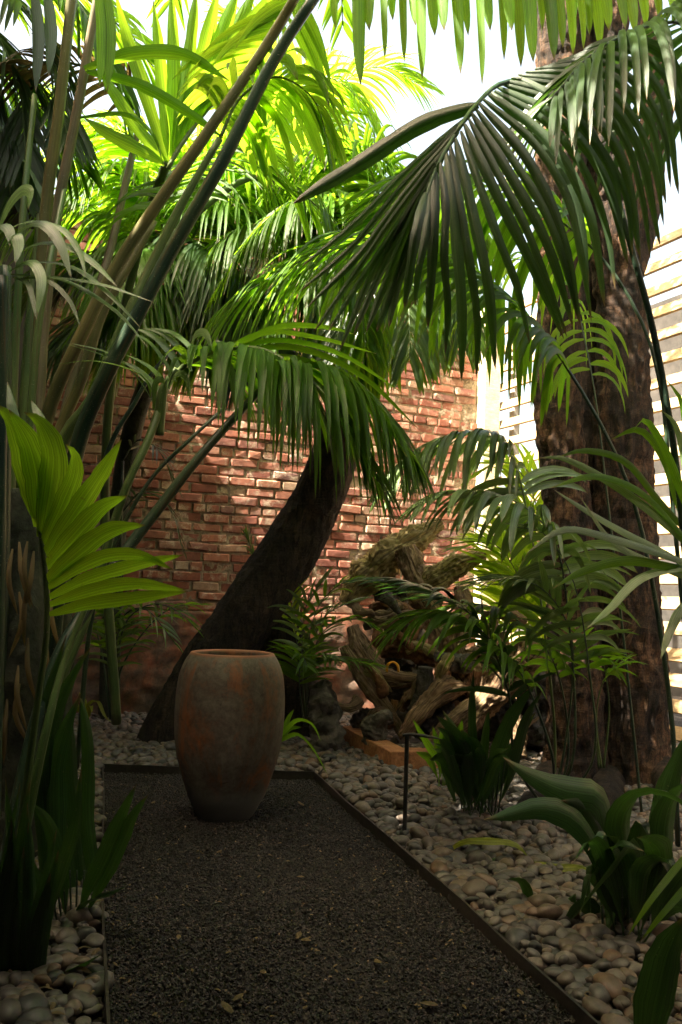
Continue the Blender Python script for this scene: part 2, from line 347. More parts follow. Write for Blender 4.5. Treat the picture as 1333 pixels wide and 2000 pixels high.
# dark gravel grains on the path
def joined(name, base_v, base_f, loc, rotscale, mat, parent=None, kind='stuff', smooth=True):
    """loc (n,3), rotscale (n,3,3): many small stones as one mesh"""
    n, nv = len(loc), len(base_v)
    V = np.einsum('nij,vj->nvi', rotscale, base_v) + loc[:, None, :]
    k = len(base_f[0]); Fb = np.array(base_f)
    Fa = (Fb[None] + (np.arange(n) * nv)[:, None, None]).reshape(-1, k)
    me = bpy.data.meshes.new(name); V = V.reshape(-1, 3)
    if parent is not None: V = V - np.array(parent_world(parent))
    me.vertices.add(len(V)); me.vertices.foreach_set('co', V.astype(np.float32).ravel())
    me.loops.add(Fa.size); me.loops.foreach_set('vertex_index', Fa.ravel().astype(np.int32))
    me.polygons.add(len(Fa)); me.polygons.foreach_set('loop_start', np.arange(0, Fa.size, k, dtype=np.int32))
    me.update(calc_edges=True); me.polygons.foreach_set('use_smooth', [smooth] * len(Fa))
    me.materials.append(mat); me.validate()
    o = bpy.data.objects.new(name, me); C.objects.link(o)
    if parent is not None: o.parent = parent
    if kind: o['kind'] = kind
    return o
def rots(n, s, tilt=.35):
    """random rotation times per-axis scale s (n,3)"""
    a = rng.uniform(0, 2 * math.pi, n); tx = rng.normal(0, tilt, n); ty = rng.normal(0, tilt, n)
    def mat(ax, t):
        c, s_ = np.cos(t), np.sin(t); Mx = np.zeros((n, 3, 3)); i, j = [(1, 2), (0, 2), (0, 1)][ax]
        Mx[:, ax, ax] = 1; Mx[:, i, i] = c; Mx[:, j, j] = c; Mx[:, i, j] = -s_; Mx[:, j, i] = s_; return Mx
    return np.einsum('nij,njk,nkl->nil', mat(0, tx), mat(1, ty), mat(2, a)) * s[:, None, :]
OCT = np.array([(1, 0, 0), (-1, 0, 0), (0, 1, 0), (0, -1, 0), (0, 0, 1), (0, 0, -1)], float) * .5
OCT += rng.normal(0, .06, OCT.shape)
OF = [(0, 2, 4), (2, 1, 4), (1, 3, 4), (3, 0, 4), (2, 0, 5), (1, 2, 5), (3, 1, 5), (0, 3, 5)]
n = 200000
gy = pNL[1] + 1.2 + (pTR[1] - pNL[1] - 1.2) * rng.random(n) ** 1.15; gx = rng.uniform(-1.9, 1.6, n)
ok = point_in([pNL, pNR, pTR, pTL], gx, gy); gx, gy = gx[ok], gy[ok]; n = len(gx)
joined('gravel', OCT, OF, np.stack([gx, gy, rng.uniform(-.002, .007, n) + .006 * np.sin(gx * 5.1 + 1.3 * np.sin(gy * 3.1)) * np.sin(gy * 4.3 + gx * 2)], 1),
       rots(n, np.stack([rng.uniform(.007, .0155, n), rng.uniform(.006, .012, n), rng.uniform(.005, .011, n)], 1), .5), GRAVEL, smooth=False)
tag(bpy.data.objects['gravel'], 'dark crushed gravel filling the path', None)

# steel edging
def strip(pa, pb, t, z0, z1, label):
    pa, pb = np.array(pa[:2]), np.array(pb[:2]); d = (pb - pa) / np.linalg.norm(pb - pa); nn = np.array([-d[1], d[0]]) * t
    N_ = 14; V = []; Fc = []
    for i in range(N_ + 1):
        c = pa + (pb - pa) * i / N_ + nn * (random.uniform(-.4, .4) + .7 * math.sin(i * .9)); z = random.uniform(-.002, .002)
        for s, zz in ((0, z0), (1, z0), (1, z1 + z), (0, z1 + z)): q = c + nn * s; V.append((q[0], q[1], zz))
    for i in range(N_):
        for k in range(4): a, b_ = i * 4 + k, i * 4 + (k + 1) % 4; Fc.append((a, b_, b_ + 4, a + 4))
    Fc += [(0, 1, 2, 3), tuple(N_ * 4 + k for k in (3, 2, 1, 0))]
    o = mesh_obj('edging_strip', V, Fc, STEEL, smooth=False)
    tag(o, label, 'edging', 'steel edging strips round the gravel path')
strip(pNR, pTR, -.008, -.01, .048, 'long dark metal edging strip between the gravel path and the driftwood side pebbles')
strip(pTL, pTR, .008, -.01, .048, 'short dark metal edging strip across the far end of the path behind the pot')
strip(pNL, pTL, .008, -.01, .048, 'dark metal edging strip along the left side of the gravel path by the left pebbles')

# pebble beds
def ico(sub):
    import bmesh
    bm = bmesh.new(); bmesh.ops.create_icosphere(bm, subdivisions=sub, radius=.5)
    V = np.array([v.co[:] for v in bm.verts]); Fc = [tuple(v.index for v in f.verts) for f in bm.faces]; bm.free(); return V, Fc
I1, I1F = ico(2); I2, I2F = ico(3)
def lumpy(V, s):
    out = []
    for v in V:
        q = Vector(v) * 1.6 + Vector((s * 9.1, s * 3.7, 0)); k = 1 + .22 * noise.noise(q)
        out.append(np.array(v) * k)
    return np.array(out)
def poly_sheet(name, poly): return sheet(name, poly, .004, SOIL)
bedR_poly = [pNR + np.array([.012, 0, 0]), (3.2, YN), (3.2, 6.4), (1.2, 8.6), (.2, 7.2), pTR + np.array([.0, .012, 0])]
bedL_poly = [(-2.45, YN), pNL - np.array([.012, 0, 0]), pTL + np.array([-.012, .012, 0]), pTR + np.array([0, .012, 0]), (.2, 7.3), (-1.6, 7.0), (-2.45, 6.6)]
pathfat = [pNL + np.array([-.03, 0, 0]), pNR + np.array([.035, 0, 0]), pTR + np.array([.035, .035, 0]), pTL + np.array([-.03, .035, 0])]
variants = []
for s in range(8):
    me = bpy.data.meshes.new('pebble'); me.from_pydata(lumpy(I2, s).tolist(), [], I2F)
    me.polygons.foreach_set('use_smooth', [True] * len(me.polygons)); me.materials.append(PEBBLE); variants.append(me)
lump1 = lumpy(I1, 3)
def bed(name, poly, step, nind):
    root = poly_sheet(name, poly)
    x0, x1 = min(p[0] for p in poly), max(p[0] for p in poly); y0, y1 = max(1.6, min(p[1] for p in poly)), max(p[1] for p in poly)
    xs, ys, zs, ss = [], [], [], []
    for layer, (z, st) in enumerate(((.014, step), (.034, step * 1.12))):
        gx, gy = np.meshgrid(np.arange(x0, x1, st), np.arange(y0, y1, st * .9))
        gx = gx + (np.arange(gx.shape[0]) % 2)[:, None] * st * .5
        gx = (gx + rng.normal(0, st * .2, gx.shape)).ravel(); gy = (gy + rng.normal(0, st * .2, gy.shape)).ravel()
        k = point_in(poly, gx, gy) & ~point_in(pathfat, gx, gy)
        if layer: k &= rng.random(len(gx)) < .88
        xs.append(gx[k]); ys.append(gy[k]); zs.append(z + rng.normal(0, .007, k.sum()))
    x, y, z = map(np.concatenate, (xs, ys, zs)); n = len(x)
    sz = rng.lognormal(0, .30, n).clip(.5, 1.6) * step * 1.12
    s = np.stack([sz * rng.uniform(1.0, 1.35, n), sz * rng.uniform(.8, 1.0, n), sz * rng.uniform(.5, .82, n)], 1)
    # the part in view that shows largest
    q = np.stack([x, y, z], 1) - cam_loc; dep = q @ fw; u = (q @ rc) / dep * F_PX + 666; v = 1000 - (q @ uc) / dep * F_PX
    vis = (u > -20) & (u < 1350) & (v < 2020) & (z > .024)
    order = np.argsort(np.where(vis, dep, 99))[:nind]
    Rm = rots(n, s, .22)
    keep = np.ones(n, bool); keep[order] = False
    for i in order:
        if not vis[i]: keep[i] = True; continue
        o = bpy.data.objects.new('pebble', variants[i % 8]); C.objects.link(o); o.parent = root
        m = Matrix([list(Rm[i][0]) + [x[i]], list(Rm[i][1]) + [y[i]], list(Rm[i][2]) + [z[i]], [0, 0, 0, 1]])
        o.matrix_local = m
    fr = keep & (dep > 1)
    joined('pebbles', lump1, I1F, np.stack([x, y, z], 1)[fr], Rm[fr], PEBBLE, root)
bed('pebble_bed', bedR_poly, .047, 300)
bed('pebble_bed', bedL_poly, .047, 240)

# ------------------------------------------------------------------ brick wall
WA = np.array([G(300, 1392)[0], G(300, 1392)[1], 0]); WD = np.array([math.sin(R(66.5)), math.cos(R(66.5)), 0]); WN = np.array([WD[1], -WD[0], 0])
def on_wall(px, py):
    r = ray(px, py); t = np.dot(WA - cam_loc, WN) / np.dot(r, WN); return cam_loc + r * t
def Wp(u, v, dpt=0): return WA + WD * u + np.array([0, 0, v]) + WN * dpt
u_end = np.dot(on_wall(930, 900) - WA, WD); u_start = -1.9
CH = 18.8 / F_PX * np.dot(on_wall(450, 935) - cam_loc, fw); BL = CH * 3.05
PL_H = on_wall(300, 1192)[2]; WTOP = PL_H + CH * 39
wall = empty('brick_wall', Wp((u_start + u_end) / 2, 0), 'old red brick garden wall with pale mortar behind the pot and leaning tree', 'wall')
def wbox(name, u0_, u1_, v0, v1, d0, d1, mat, parent, nu=1, nv=1, amp=0):
    V = []; Fc = []
    for j in range(nv + 1):
        for i in range(nu + 1):
            u = u0_ + (u1_ - u0_) * i / nu; v = v0 + (v1 - v0) * j / nv
            a = amp * noise.noise(Vector((u * 9, v * 9, 3.3))) + amp * .6 * noise.noise(Vector((u * 30, v * 30, 1.3))) if amp else 0
            V.append(Wp(u, v, d1 + a))
    for j in range(nv):
        for i in range(nu): a = j * (nu + 1) + i; Fc.append((a, a + 1, a + nu + 2, a + nu + 1))
    k = len(V); V += [Wp(u0_, v0, d0), Wp(u1_, v0, d0), Wp(u1_, v1, d0), Wp(u0_, v1, d0)]
    c = [0, nu, (nu + 1) * (nv + 1) - 1, (nu + 1) * nv]
    Fc.append((k + 3, k + 2, k + 1, k))
    for a, b_ in ((0, 1), (1, 2), (2, 3), (3, 0)):
        ra = {(0, 1): list(range(0, nu + 1)), (1, 2): [nu + (nu + 1) * j for j in range(nv + 1)], (2, 3): [c[2] - i for i in range(nu + 1)], (3, 0): [(nu + 1) * (nv - j) for j in range(nv + 1)]}[(a, b_)]
        Fc.append(tuple([k + a] + ra[::1] + [k + b_])[::-1])
    return mesh_obj(name, V, Fc, mat, parent)
wbox('mortar', u_start, u_end, PL_H, WTOP, -.22, -.010, MORTAR, wall, 220, 200, .010)
wbox('plinth', u_start, u_end, -.03, PL_H, -.24, .05, PLASTER, wall, 90, 30, .03)
wbox('coping', u_start, u_end, WTOP, WTOP + .06, -.26, .04, CONC, wall, 20, 1, .0)
def brick_mesh(s):
    import bmesh
    random.seed(s); bm = bmesh.new(); bmesh.ops.create_cube(bm, size=1)
    bmesh.ops.bevel(bm, geom=bm.edges[:], offset=.11, segments=1, affect='EDGES')
    for v in bm.verts:
        q = Vector(v.co) * 2.3 + Vector((s * 7.7, 0, 0)); k = .16 * noise.noise(q) ; v.co += Vector((k * .25, k * .5, k * 1.1)); v.co.x *= 1
    for v in bm.verts: v.co.x = v.co.x if abs(v.co.x) < .38 else math.copysign(.5 - (.5 - abs(v.co.x)) * .35, v.co.x)
    bmesh.ops.recalc_face_normals(bm, faces=bm.faces[:]); bmesh.ops.triangulate(bm, faces=bm.faces[:])
    V = np.array([v.co[:] for v in bm.verts]); Fc = [tuple(v.index for v in f.verts) for f in bm.faces]; bm.free(); return V, Fc
BV = [brick_mesh(s) for s in range(8)]
bmeshes = []
for V, Fc in BV:
    me = bpy.data.meshes.new('brick'); me.from_pydata(V.tolist(), [], Fc); me.polygons.foreach_set('use_smooth', [False] * len(me.polygons)); me.materials.append(BRICK); bmeshes.append(me)
random.seed(11); allb = []
row = 0; v = PL_H + CH * .5
while v < WTOP - CH * .3:
    header = row % 6 == 4
    L = BL / 2 if header else BL
    u = u_start - (BL * .5 if row % 2 else 0) + random.uniform(0, .03)
    while u < u_end:
        l = L * random.uniform(.93, 1.05)
        if u > u_start - .02 and u + l < u_end + .06: allb.append((u + l / 2, v + random.uniform(-.004, .004), l - random.uniform(.010, .026), CH - random.uniform(.009, .022)))
        u += l
    row += 1; v += CH
def wall_score(u, v):
    p = Wp(u, v) - cam_loc; dp = p @ fw; x = (p @ rc) / dp * F_PX + 666; y = 1000 - (p @ uc) / dp * F_PX
    return -(abs(x - 480) / 300 if x < 480 else abs(x - 480) / 400) - (max(0, 800 - y) / 160) - max(0, y - 1200) / 50
allb.sort(key=lambda b_: -wall_score(b_[0], b_[1]))
wl = parent_world(wall); rest = {k: ([], []) for k in range(8)}
basis = np.stack([WD, WN, np.array([0, 0, 1.0])], 1)
for i, (u, v, l, h) in enumerate(allb):
    k = random.randrange(8); tl = random.gauss(0, .022)
    c, s_ = math.cos(tl), math.sin(tl); Rz = np.array([[c, 0, -s_], [0, 1, 0], [s_, 0, c]])
    m3 = basis @ Rz * np.array([l, .09, h])[None, :]
    pos = Wp(u, v, -.040 + random.gauss(0, .007))
    if i < 300:
        o = bpy.data.objects.new('brick', bmeshes[k]); C.objects.link(o); o.parent = wall; q = pos - wl
        o.matrix_local = Matrix([list(m3[0]) + [q[0]], list(m3[1]) + [q[1]], list(m3[2]) + [q[2]], [0, 0, 0, 1]])
    else: rest[k][0].append(pos); rest[k][1].append(m3)
# the remaining bricks as one part (variants share topology, so one base shape is enough per joined mesh)
locs = np.concatenate([np.array(rest[k][0]) for k in rest if rest[k][0]]); mats_ = np.concatenate([np.array(rest[k][1]) for k in rest if rest[k][1]])
joined('bricks', BV[0][0], BV[0][1], locs, mats_, BRICK, wall, smooth=False)

# corner post
def box_obj(name, c, dx, dy, dz, mat, parent=None, X=None, bev=.004):
    """box centred at c with half sizes along X, its horizontal normal and Z"""
    import bmesh
    X = norm(np.array([1.0, 0, 0]) if X is None else X); Zv = np.array([0, 0, 1.0]); Y = norm(np.cross(Zv, X)); Zz = np.cross(X, Y)
    bm = bmesh.new(); bmesh.ops.create_cube(bm, size=2)
    for v_ in bm.verts: q = np.array(c) + X * v_.co.x * dx + Y * v_.co.y * dy + Zz * v_.co.z * dz; v_.co = q
    bmesh.ops.bevel(bm, geom=bm.edges[:], offset=min(bev, dx, dy, dz) * .9, segments=1, affect='EDGES')
    V = [v_.co[:] for v_ in bm.verts]; Fc = [tuple(v_.index for v_ in f.verts) for f in bm.faces]; bm.free()
    return mesh_obj(name, V, Fc, mat, parent, smooth=False)
corner = Wp(u_end, 0)
cp = corner + WD * .10 + WN * .03
po = box_obj('corner_post', cp + np.array([0, 0, 2.05]), .095, .10, 2.07, CREAM, None, WD)
tag(po, 'tall cream painted post in the corner between brick wall and louvred fence', 'post')

# ------------------------------------------------------------------ louvred fence
LD = norm(np.array([.437, -.899, 0])); LN = np.array([-.899, -.437, 0])
L0 = cp + WD * .13 + LD * .06
fence = empty('louvred_fence', L0 + LD * 2.6, 'tall fence of tilted cream wooden louvre slats on the right behind the big tree', 'fence')
SP = 42 / F_PX * 7.7
k = 0; z = .10
while z < 4.1:
    jit = random.uniform(-.004, .004)
    # one tilted board
    a = R(26 + random.uniform(-2, 2)); up = np.array([0, 0, math.cos(a)]) - LN * math.sin(a); nr = np.cross(LD, up)
    cc = L0 + LD * 2.6 + np.array([0, 0, z + jit]); hw, ht, hl = .052, .012, 2.7
    V = [cc + LD * sx * hl + up * sy * hw + nr * sz * ht for sx in (-1, 1) for sy in (-1, 1) for sz in (-1, 1)]
    mesh_obj('slat', V, [(0, 1, 3, 2), (4, 6, 7, 5), (0, 4, 5, 1), (2, 3, 7, 6), (0, 2, 6, 4), (1, 5, 7, 3)], SLAT, fence, smooth=False)
    z += SP; k += 1
for t in (.05, 1.5, 2.9, 4.3, 5.2):
    box_obj('post', L0 + LD * t - LN * .14 + np.array([0, 0, 2.06]), .04, .04, 2.1, CONC, fence, LD)
# neighbouring building beyond the fence
nb = empty('neighbour_house', L0 + LD * 2.6 - LN * 2.6, 'building behind the louvre slats, its wall near black so the gaps look shaded', 'building')
box_obj('wall', L0 + LD * 3.0 - LN * 2.9 + np.array([0, 0, 2.4]), 5, .1, 2.45, CONC2, nb, LD)
for t in (0.4, 2.2, 4.0):
    f_ = box_obj('window', L0 + LD * t - LN * 2.78 + np.array([0, 0, 1.9]), .5, .025, .8, BLACKM, nb, LD)
    box_obj('sill', L0 + LD * t - LN * 2.72 + np.array([0, 0, 1.06]), .56, .06, .03, CREAM, f_, LD)
# walls and roof added to block sun and skylight, mostly unseen, plus the eave
def plain(name, c, dx, dy, dz, mat, label, cat, X=None):
    return tag(box_obj(name, c, dx, dy, dz, mat, None, X), label, cat)
HL = 4.6
plain('shade_wall_mid', (-2.80, 3.16, 2.85), .12, 1.04, 2.85, DARKW, 'unseen dark wall left of the palm canes, its height set to keep sun off the floor', 'wall')
plain('sun_gap_wall', (-2.80, 1.94, 2.28), .12, .17, 2.28, DARKW, 'unseen low wall section added to let sun through to the left leaflets', 'wall')
plain('shade_wall_near', (-2.95, -.72, 3.7), .25, 2.48, 3.7, DARKW, 'unseen tall dark wall on the near left, added to shade the near garden', 'wall')
plain('sun_edge_wall', (-2.75, 6.0, 2.2), .12, 1.78, 2.2, DARKW, 'added dark wall along the far left, kept low to let sun into the far garden', 'wall')
plain('shade_wall_right', (3.35, .2, 2.6), .12, 3.3, 2.6, DARKW, 'unseen dark wall on the near right, added to block light from the pebbles', 'wall')
plain('eave', P(-225, 205, 5.0), .60, 1.2, .22, BLACKM, 'black roof eave at the top left corner behind the palm canes', 'eave')
plain('porch_roof', (.2, -.77, 3.15), 2.88, 2.35, .09, DARKW, 'unseen dark porch roof over the near path, its reach set for shade', 'roof')
plain('back_wall', (.2, -3.2, 1.6), 2.9, .1, 1.62, DARKW, 'unseen dark wall closing the near end of the garden, added to darken it', 'wall')

# ------------------------------------------------------------------ leaf and frond builders
def ribbon(c, w0, width, fold=.12, prof=None, cols=3):
    """blade following centreline c, parallel transported width vector"""
    n = len(c); T = np.gradient(c, axis=0); T /= np.linalg.norm(T, axis=1)[:, None] + 1e-9
    W = []; wv = w0
    for t in T: wv = norm(wv - t * np.dot(wv, t)); W.append(wv)
    W = np.array(W); Nn = np.cross(T, W); s = np.linspace(0, 1, n)
    if prof is None: pr = np.minimum(1, .28 + 4.5 * s) * np.clip((1 - s) / .62, 0, 1) ** .75
    else: pr = np.interp(s, *prof)
    hw = width * .5 * pr
    if cols > 3:
        ph_ = random.uniform(0, 6); hw = hw * (1 + .05 * np.sin(s * 23 + ph_) + .03 * np.sin(s * 51 + ph_)); c = c + Nn * (width * .05 * np.sin(s * 11 + ph_))[:, None]
    xs = np.linspace(-1, 1, cols); V = []; UV = []
    for i in range(n):
        for x in xs: V.append(c[i] + W[i] * hw[i] * x + Nn[i] * hw[i] * fold * (abs(x) - .5) * 2); UV.append((x * .5 + .5, s[i]))
    Fc = [(i * cols + j, i * cols + j + 1, (i + 1) * cols + j + 1, (i + 1) * cols + j) for i in range(n - 1) for j in range(cols - 1)]
    return V, Fc, UV
LONG = ([0, .06, .2, .5, .8, .95, 1], [.3, .75, .95, 1, .8, .42, .02])
class Bag:
    def __init__(s): s.V = []; s.F = []; s.U = []
    def add(s, V, F, U):
        o = len(s.V); s.V += list(V); s.F += [tuple(i + o for i in f) for f in F]; s.U += list(U)
    def out(s, name, mat, parent, kind=None):
        if not s.V: return
        o = mesh_obj(name, s.V, s.F, mat, parent, uv=s.U)
        if kind: o['kind'] = kind
        return o
leaf_count = 0
def frond(plant, pts, n=34, L=.5, W=.034, t0=.2, a0=68, a1=28, droop=1.6, lift=.1, mat=None, stem=None, r=(.009, .002), indiv=True,
          sides=(1, -1), segs=9, wob=1.0, tipL=.35, up=None, px=True, prof=None, fold=.22, side_tilt=0.0, stem_sides=8, baseL=.75):
    global leaf_count
    mat = mat or L_MID; stem = stem or S_GREEN
    wp = PX(pts) if px else pts
    N_ = 48; c = spline(wp, N_); T, _, _ = frames(c)
    V, Fc, UV = tube_geo(wp, [r[0], r[0] * .8, r[0] * .5, r[1]], sides=stem_sides, n=26)
    fo = mesh_obj('frond', V, Fc, stem, plant, uv=UV)
    bag = Bag()
    for i in range(n):
        for sd in sides:
            t = t0 + (1 - t0) * (i + .5 + random.uniform(-.2, .2) + (.25 if sd > 0 else 0)) / n; t = min(t, .998)
            f = t * (N_ - 1); k0 = min(int(f), N_ - 2); p = c[k0] + (c[k0 + 1] - c[k0]) * (f - k0); tg = T[k0]
            s = (t - t0) / (1 - t0)
            U = np.array([0, 0, 1.0]) if up is None else np.array(up, float)
            Sv = norm(np.cross(tg, U)) if abs(np.dot(tg, U)) < .97 else norm(np.cross(tg, np.array([0, 1.0, 0])))
            Nn = np.cross(Sv, tg); ang = R(a0 + (a1 - a0) * s + random.gauss(0, 4) * wob)
            tw = side_tilt * sd
            S2 = Sv * math.cos(tw) * sd + Nn * math.sin(tw) * sd
            d = norm(tg * math.cos(ang) + S2 * math.sin(ang) + Nn * (lift + random.gauss(0, .06) * wob))
            ll = L * min(1, baseL + 1.2 * s) * (1 - (1 - tipL) * max(0, (s - .45) / .55) ** 1.4) * random.uniform(.9, 1.06)
            g = droop * random.uniform(.75, 1.3); ds = ll / (segs - 1); q = p.copy(); cc = [q.copy()]; w0 = norm(tg - d * np.dot(tg, d)); dd = d.copy()
            for m in range(segs - 1):
                dd = norm(dd + np.array([0, 0, -1.0]) * g * ds * (1 + .8 * m / segs)); q = q + dd * ds; cc.append(q.copy())
            w0 = norm(w0 + np.cross(d, w0) * random.gauss(0, .22) * wob)
            v_, f_, u_ = ribbon(np.array(cc), w0, W * random.uniform(.82, 1.12) * (1 - .3 * s), fold, prof)
            if indiv: mesh_obj('leaflet', v_, f_, mat, fo, uv=u_); leaf_count += 1
            else: bag.add(v_, f_, u_)
    if not indiv: bag.out('leaflets', mat, fo, 'stuff')
    return fo
def blade(parent, name, pts, W, mat, face=None, tilt=0, fold=.15, prof=None, segs=14, cols=3, px=True):
    """leaf along an explicit centreline, turned to show its face towards `face` (a direction)"""
    c = spline(PX(pts) if px else pts, segs)
    T = norm(c[1] - c[0]); fd = np.array(face if face is not None else norm(cam_loc - c[len(c) // 2]), float)
    w0 = norm(np.cross(T, fd)); w0 = norm(w0 * math.cos(tilt) + np.cross(T, w0) * math.sin(tilt))
    v_, f_, u_ = ribbon(c, w0, W, fold, prof, cols); return mesh_obj(name, v_, f_, mat, parent, uv=u_)
ASP = ([0, .12, .2, .35, .5, .7, .88, 1], [.07, .07, .22, .75, 1, .85, .4, .0])
STRAP = ([0, .2, .5, .8, 1], [.35, .8, 1, .7, .02])
FANP = ([0, .1, .3, .5, .75, .92, 1], [.35, .6, .92, 1, .75, .32, .02])

# ------------------------------------------------------------------ big tree on the right
def bark_disp(seed, amp=.02, ridge=.014, kz=.8):
    def f(p, a, L, r):
        q = Vector((p[0] * 5 + seed, p[1] * 5, p[2] * 1.6)); q2 = Vector((p[0] * 16, p[1] * 16 + seed, p[2] * 6)); q3 = Vector((p[0] * 45, p[1] * 45, p[2] * 22 + seed))
        q4 = Vector((p[0] * 4, p[1] * 4, p[2] * 26 + seed))
        return amp * noise.noise(q) * 1.4 + ridge * (.6 - 2.6 * abs(noise.noise(q2))) + ridge * .7 * noise.noise(q3) + ridge * .5 * noise.noise(q4)
    return f
tree = empty('twin_trunk_tree', G(1190, 1545), 'massive rough barked tree with twin fused trunks in front of the louvred fence', 'tree')
def rpx(w_px, d): return w_px / F_PX * d
tube('trunk', PX([(1110, 1620, 4.95), (1122, 1500, 5.0), (1124, 1350, 5.0), (1118, 1150, 5.0), (1102, 950, 5.0), (1091, 750, 5.02), (1094, 520, 5.05), (1098, 300, 5.05), (1094, 60, 5.05), (1096, -150, 5.05)]),
     [rpx(w_, 5) for w_ in (80, 56, 48, 43, 40, 39, 41, 46, 50, 52)], BARK, tree, sides=100, n=260, disp=bark_disp(1.3, .022, .017))
tube('trunk', PX([(1250, 1600, 5.0), (1242, 1500, 5.05), (1238, 1350, 5.08), (1226, 1150, 5.1), (1220, 950, 5.1), (1217, 750, 5.12), (1208, 520, 5.12), (1186, 300, 5.12), (1176, 60, 5.12), (1172, -150, 5.12)]),
     [rpx(w_, 5.1) for w_ in (84, 62, 60, 57, 51, 47, 46, 46, 46, 46)], BARK, tree, sides=100, n=260, disp=bark_disp(5.3, .022, .017))
tube('trunk', PX([(1150, 1560, 5.3), (1155, 1200, 5.3), (1150, 900, 5.3), (1150, 600, 5.3), (1145, 300, 5.3), (1140, -150, 5.3)]), [rpx(w_, 5.3) for w_ in (40, 34, 26, 26, 28, 28)], BARKD, tree, sides=32, n=60, disp=bark_disp(4.1, .015, .01))  # dark filler added behind the two trunks to stand for the shaded groove
tube('limb', PX([(1232, 560, 5.3), (1262, 420, 5.4), (1275, 250, 5.5), (1268, 100, 5.6), (1250, -120, 5.7)]), [rpx(w_, 5.4) for w_ in (18, 26, 24, 22, 20)], BARK, tree, sides=40, n=60, disp=bark_disp(9.1, .02, .01))
tube('limb', PX([(1262, 330, 5.45), (1310, 200, 5.3), (1380, 60, 5.1)]), [.05, .05, .045], BARK, tree, sides=28, n=40, disp=bark_disp(2.1, .015, .01))
tube('branch_stub', PX([(1222, 1262, 4.9), (1230, 1245, 4.86), (1240, 1232, 4.82)]), [.022, .018, .008], WOOD, tree, sides=10, n=10, disp=bark_disp(2.7, .004, .004))
for (x, y, a_, r_) in ((1300, 1570, 20, .07), (1190, 1590, -30, .08), (1075, 1580, -60, .07)):
    p0 = P(x, y - 60, 4.9); tube('root', [p0, G(x + a_, y + 10, .02), G(x + a_ * 2.2, y + 38, -.03)], [r_ * 1.3, r_, .02], BARKD, tree, sides=16, n=18, disp=bark_disp(x, .012, .01))

# ------------------------------------------------------------------ leaning tree behind the pot
lean = empty('leaning_tree', G(320, 1448), 'smooth leaning tree trunk, bark darkened for canopy shade, curving up to the right behind the pot', 'tree')
tube('trunk', PX([(300, 1480, 5.75), (332, 1410, 5.8), (392, 1320, 5.9), (468, 1220, 6.0), (530, 1130, 6.05), (586, 1040, 6.1), (632, 950, 6.1), (664, 860, 6.1), (700, 740, 6.05), (725, 620, 6.0), (738, 500, 5.95), (735, 430, 5.9)]),
     [rpx(w_, 6) for w_ in (44, 46, 54, 60, 57, 53, 48, 45, 42, 38, 30, 20)], BARKD, lean, sides=80, n=170, disp=bark_disp(3.3, .014, .009))
tube('buttress', PX([(600, 1450, 6.2), (585, 1370, 6.25), (560, 1290, 6.25), (530, 1200, 6.2), (510, 1150, 6.15)]), [rpx(w_, 6.2) for w_ in (52, 46, 52, 50, 20)], BARKD, lean, sides=32, n=40, disp=bark_disp(6.3, .03, .012))

# ------------------------------------------------------------------ pot
pc = G(440, 1594)
pot = empty('tall_pot', pc, 'tall barrel shaped terracotta pot with mottled rust and grey glaze on the path', 'pot')
prof_y = [(1870, 0.0), (1868, 95), (1850, 106), (1750, 121), (1600, 148), (1400, 176), (1200, 201), (1000, 213), (800, 216), (600, 213.5), (400, 204), (280, 185), (215, 168)]
dpt = np.dot(pc - cam_loc, fw); zsc = .776 / (1800 - 200); rs = dpt / F_PX / 5 * .5
hz = [(max(0, (1800 - y_)) * zsc, w_ * rs * 5 / 5) for y_, w_ in prof_y]
hz = [(0, .0001), (0, 100 * rs), (.006, 108 * rs)] + [((1800 - y_) * zsc, w_ * rs * 1.0) for y_, w_ in prof_y[4:]]
hz = [(z_, r_ * (5 if r_ > .001 else 1)) for z_, r_ in hz] if hz[5][1] < .1 else hz
top = hz[-1]; hz += [(top[0] + .008, top[1] - .004), (top[0] + .010, top[1] - .012), (top[0] + .006, top[1] - .022), (top[0] - .01, top[1] - .026), (top[0] - .12, top[1] + .005), (.35, hz[8][1] - .04), (.34, .0001)]
V = []; Fc = []; ns_ = 72
zz = np.array(hz); fine = []
for i in range(len(zz) - 1):
    m = 5 if i > 1 and i < 13 else 2
    for k in range(m): fine.append(zz[i] + (zz[i + 1] - zz[i]) * k / m)
fine.append(zz[-1]); fine = np.array(fine)
f2 = fine.copy()
for it in range(3):
    sm = f2.copy(); sm[12:58] = (f2[11:57] + f2[12:58] * 2 + f2[13:59]) / 4; f2 = sm
for z_, r_ in f2:
    for k in range(ns_):
        a = 2 * math.pi * k / ns_; rr_ = r_ * (1 + .008 * noise.noise(Vector((math.cos(a) * 2, math.sin(a) * 2, z_ * 4))))
        V.append(pc + np.array([math.cos(a) * rr_, math.sin(a) * rr_, z_]))
for i in range(len(f2) - 1):
    for k in range(ns_): a, b_ = i * ns_ + k, i * ns_ + (k + 1) % ns_; Fc.append((a, b_, b_ + ns_, a + ns_))
mesh_obj('vessel', V, Fc, POT, pot)

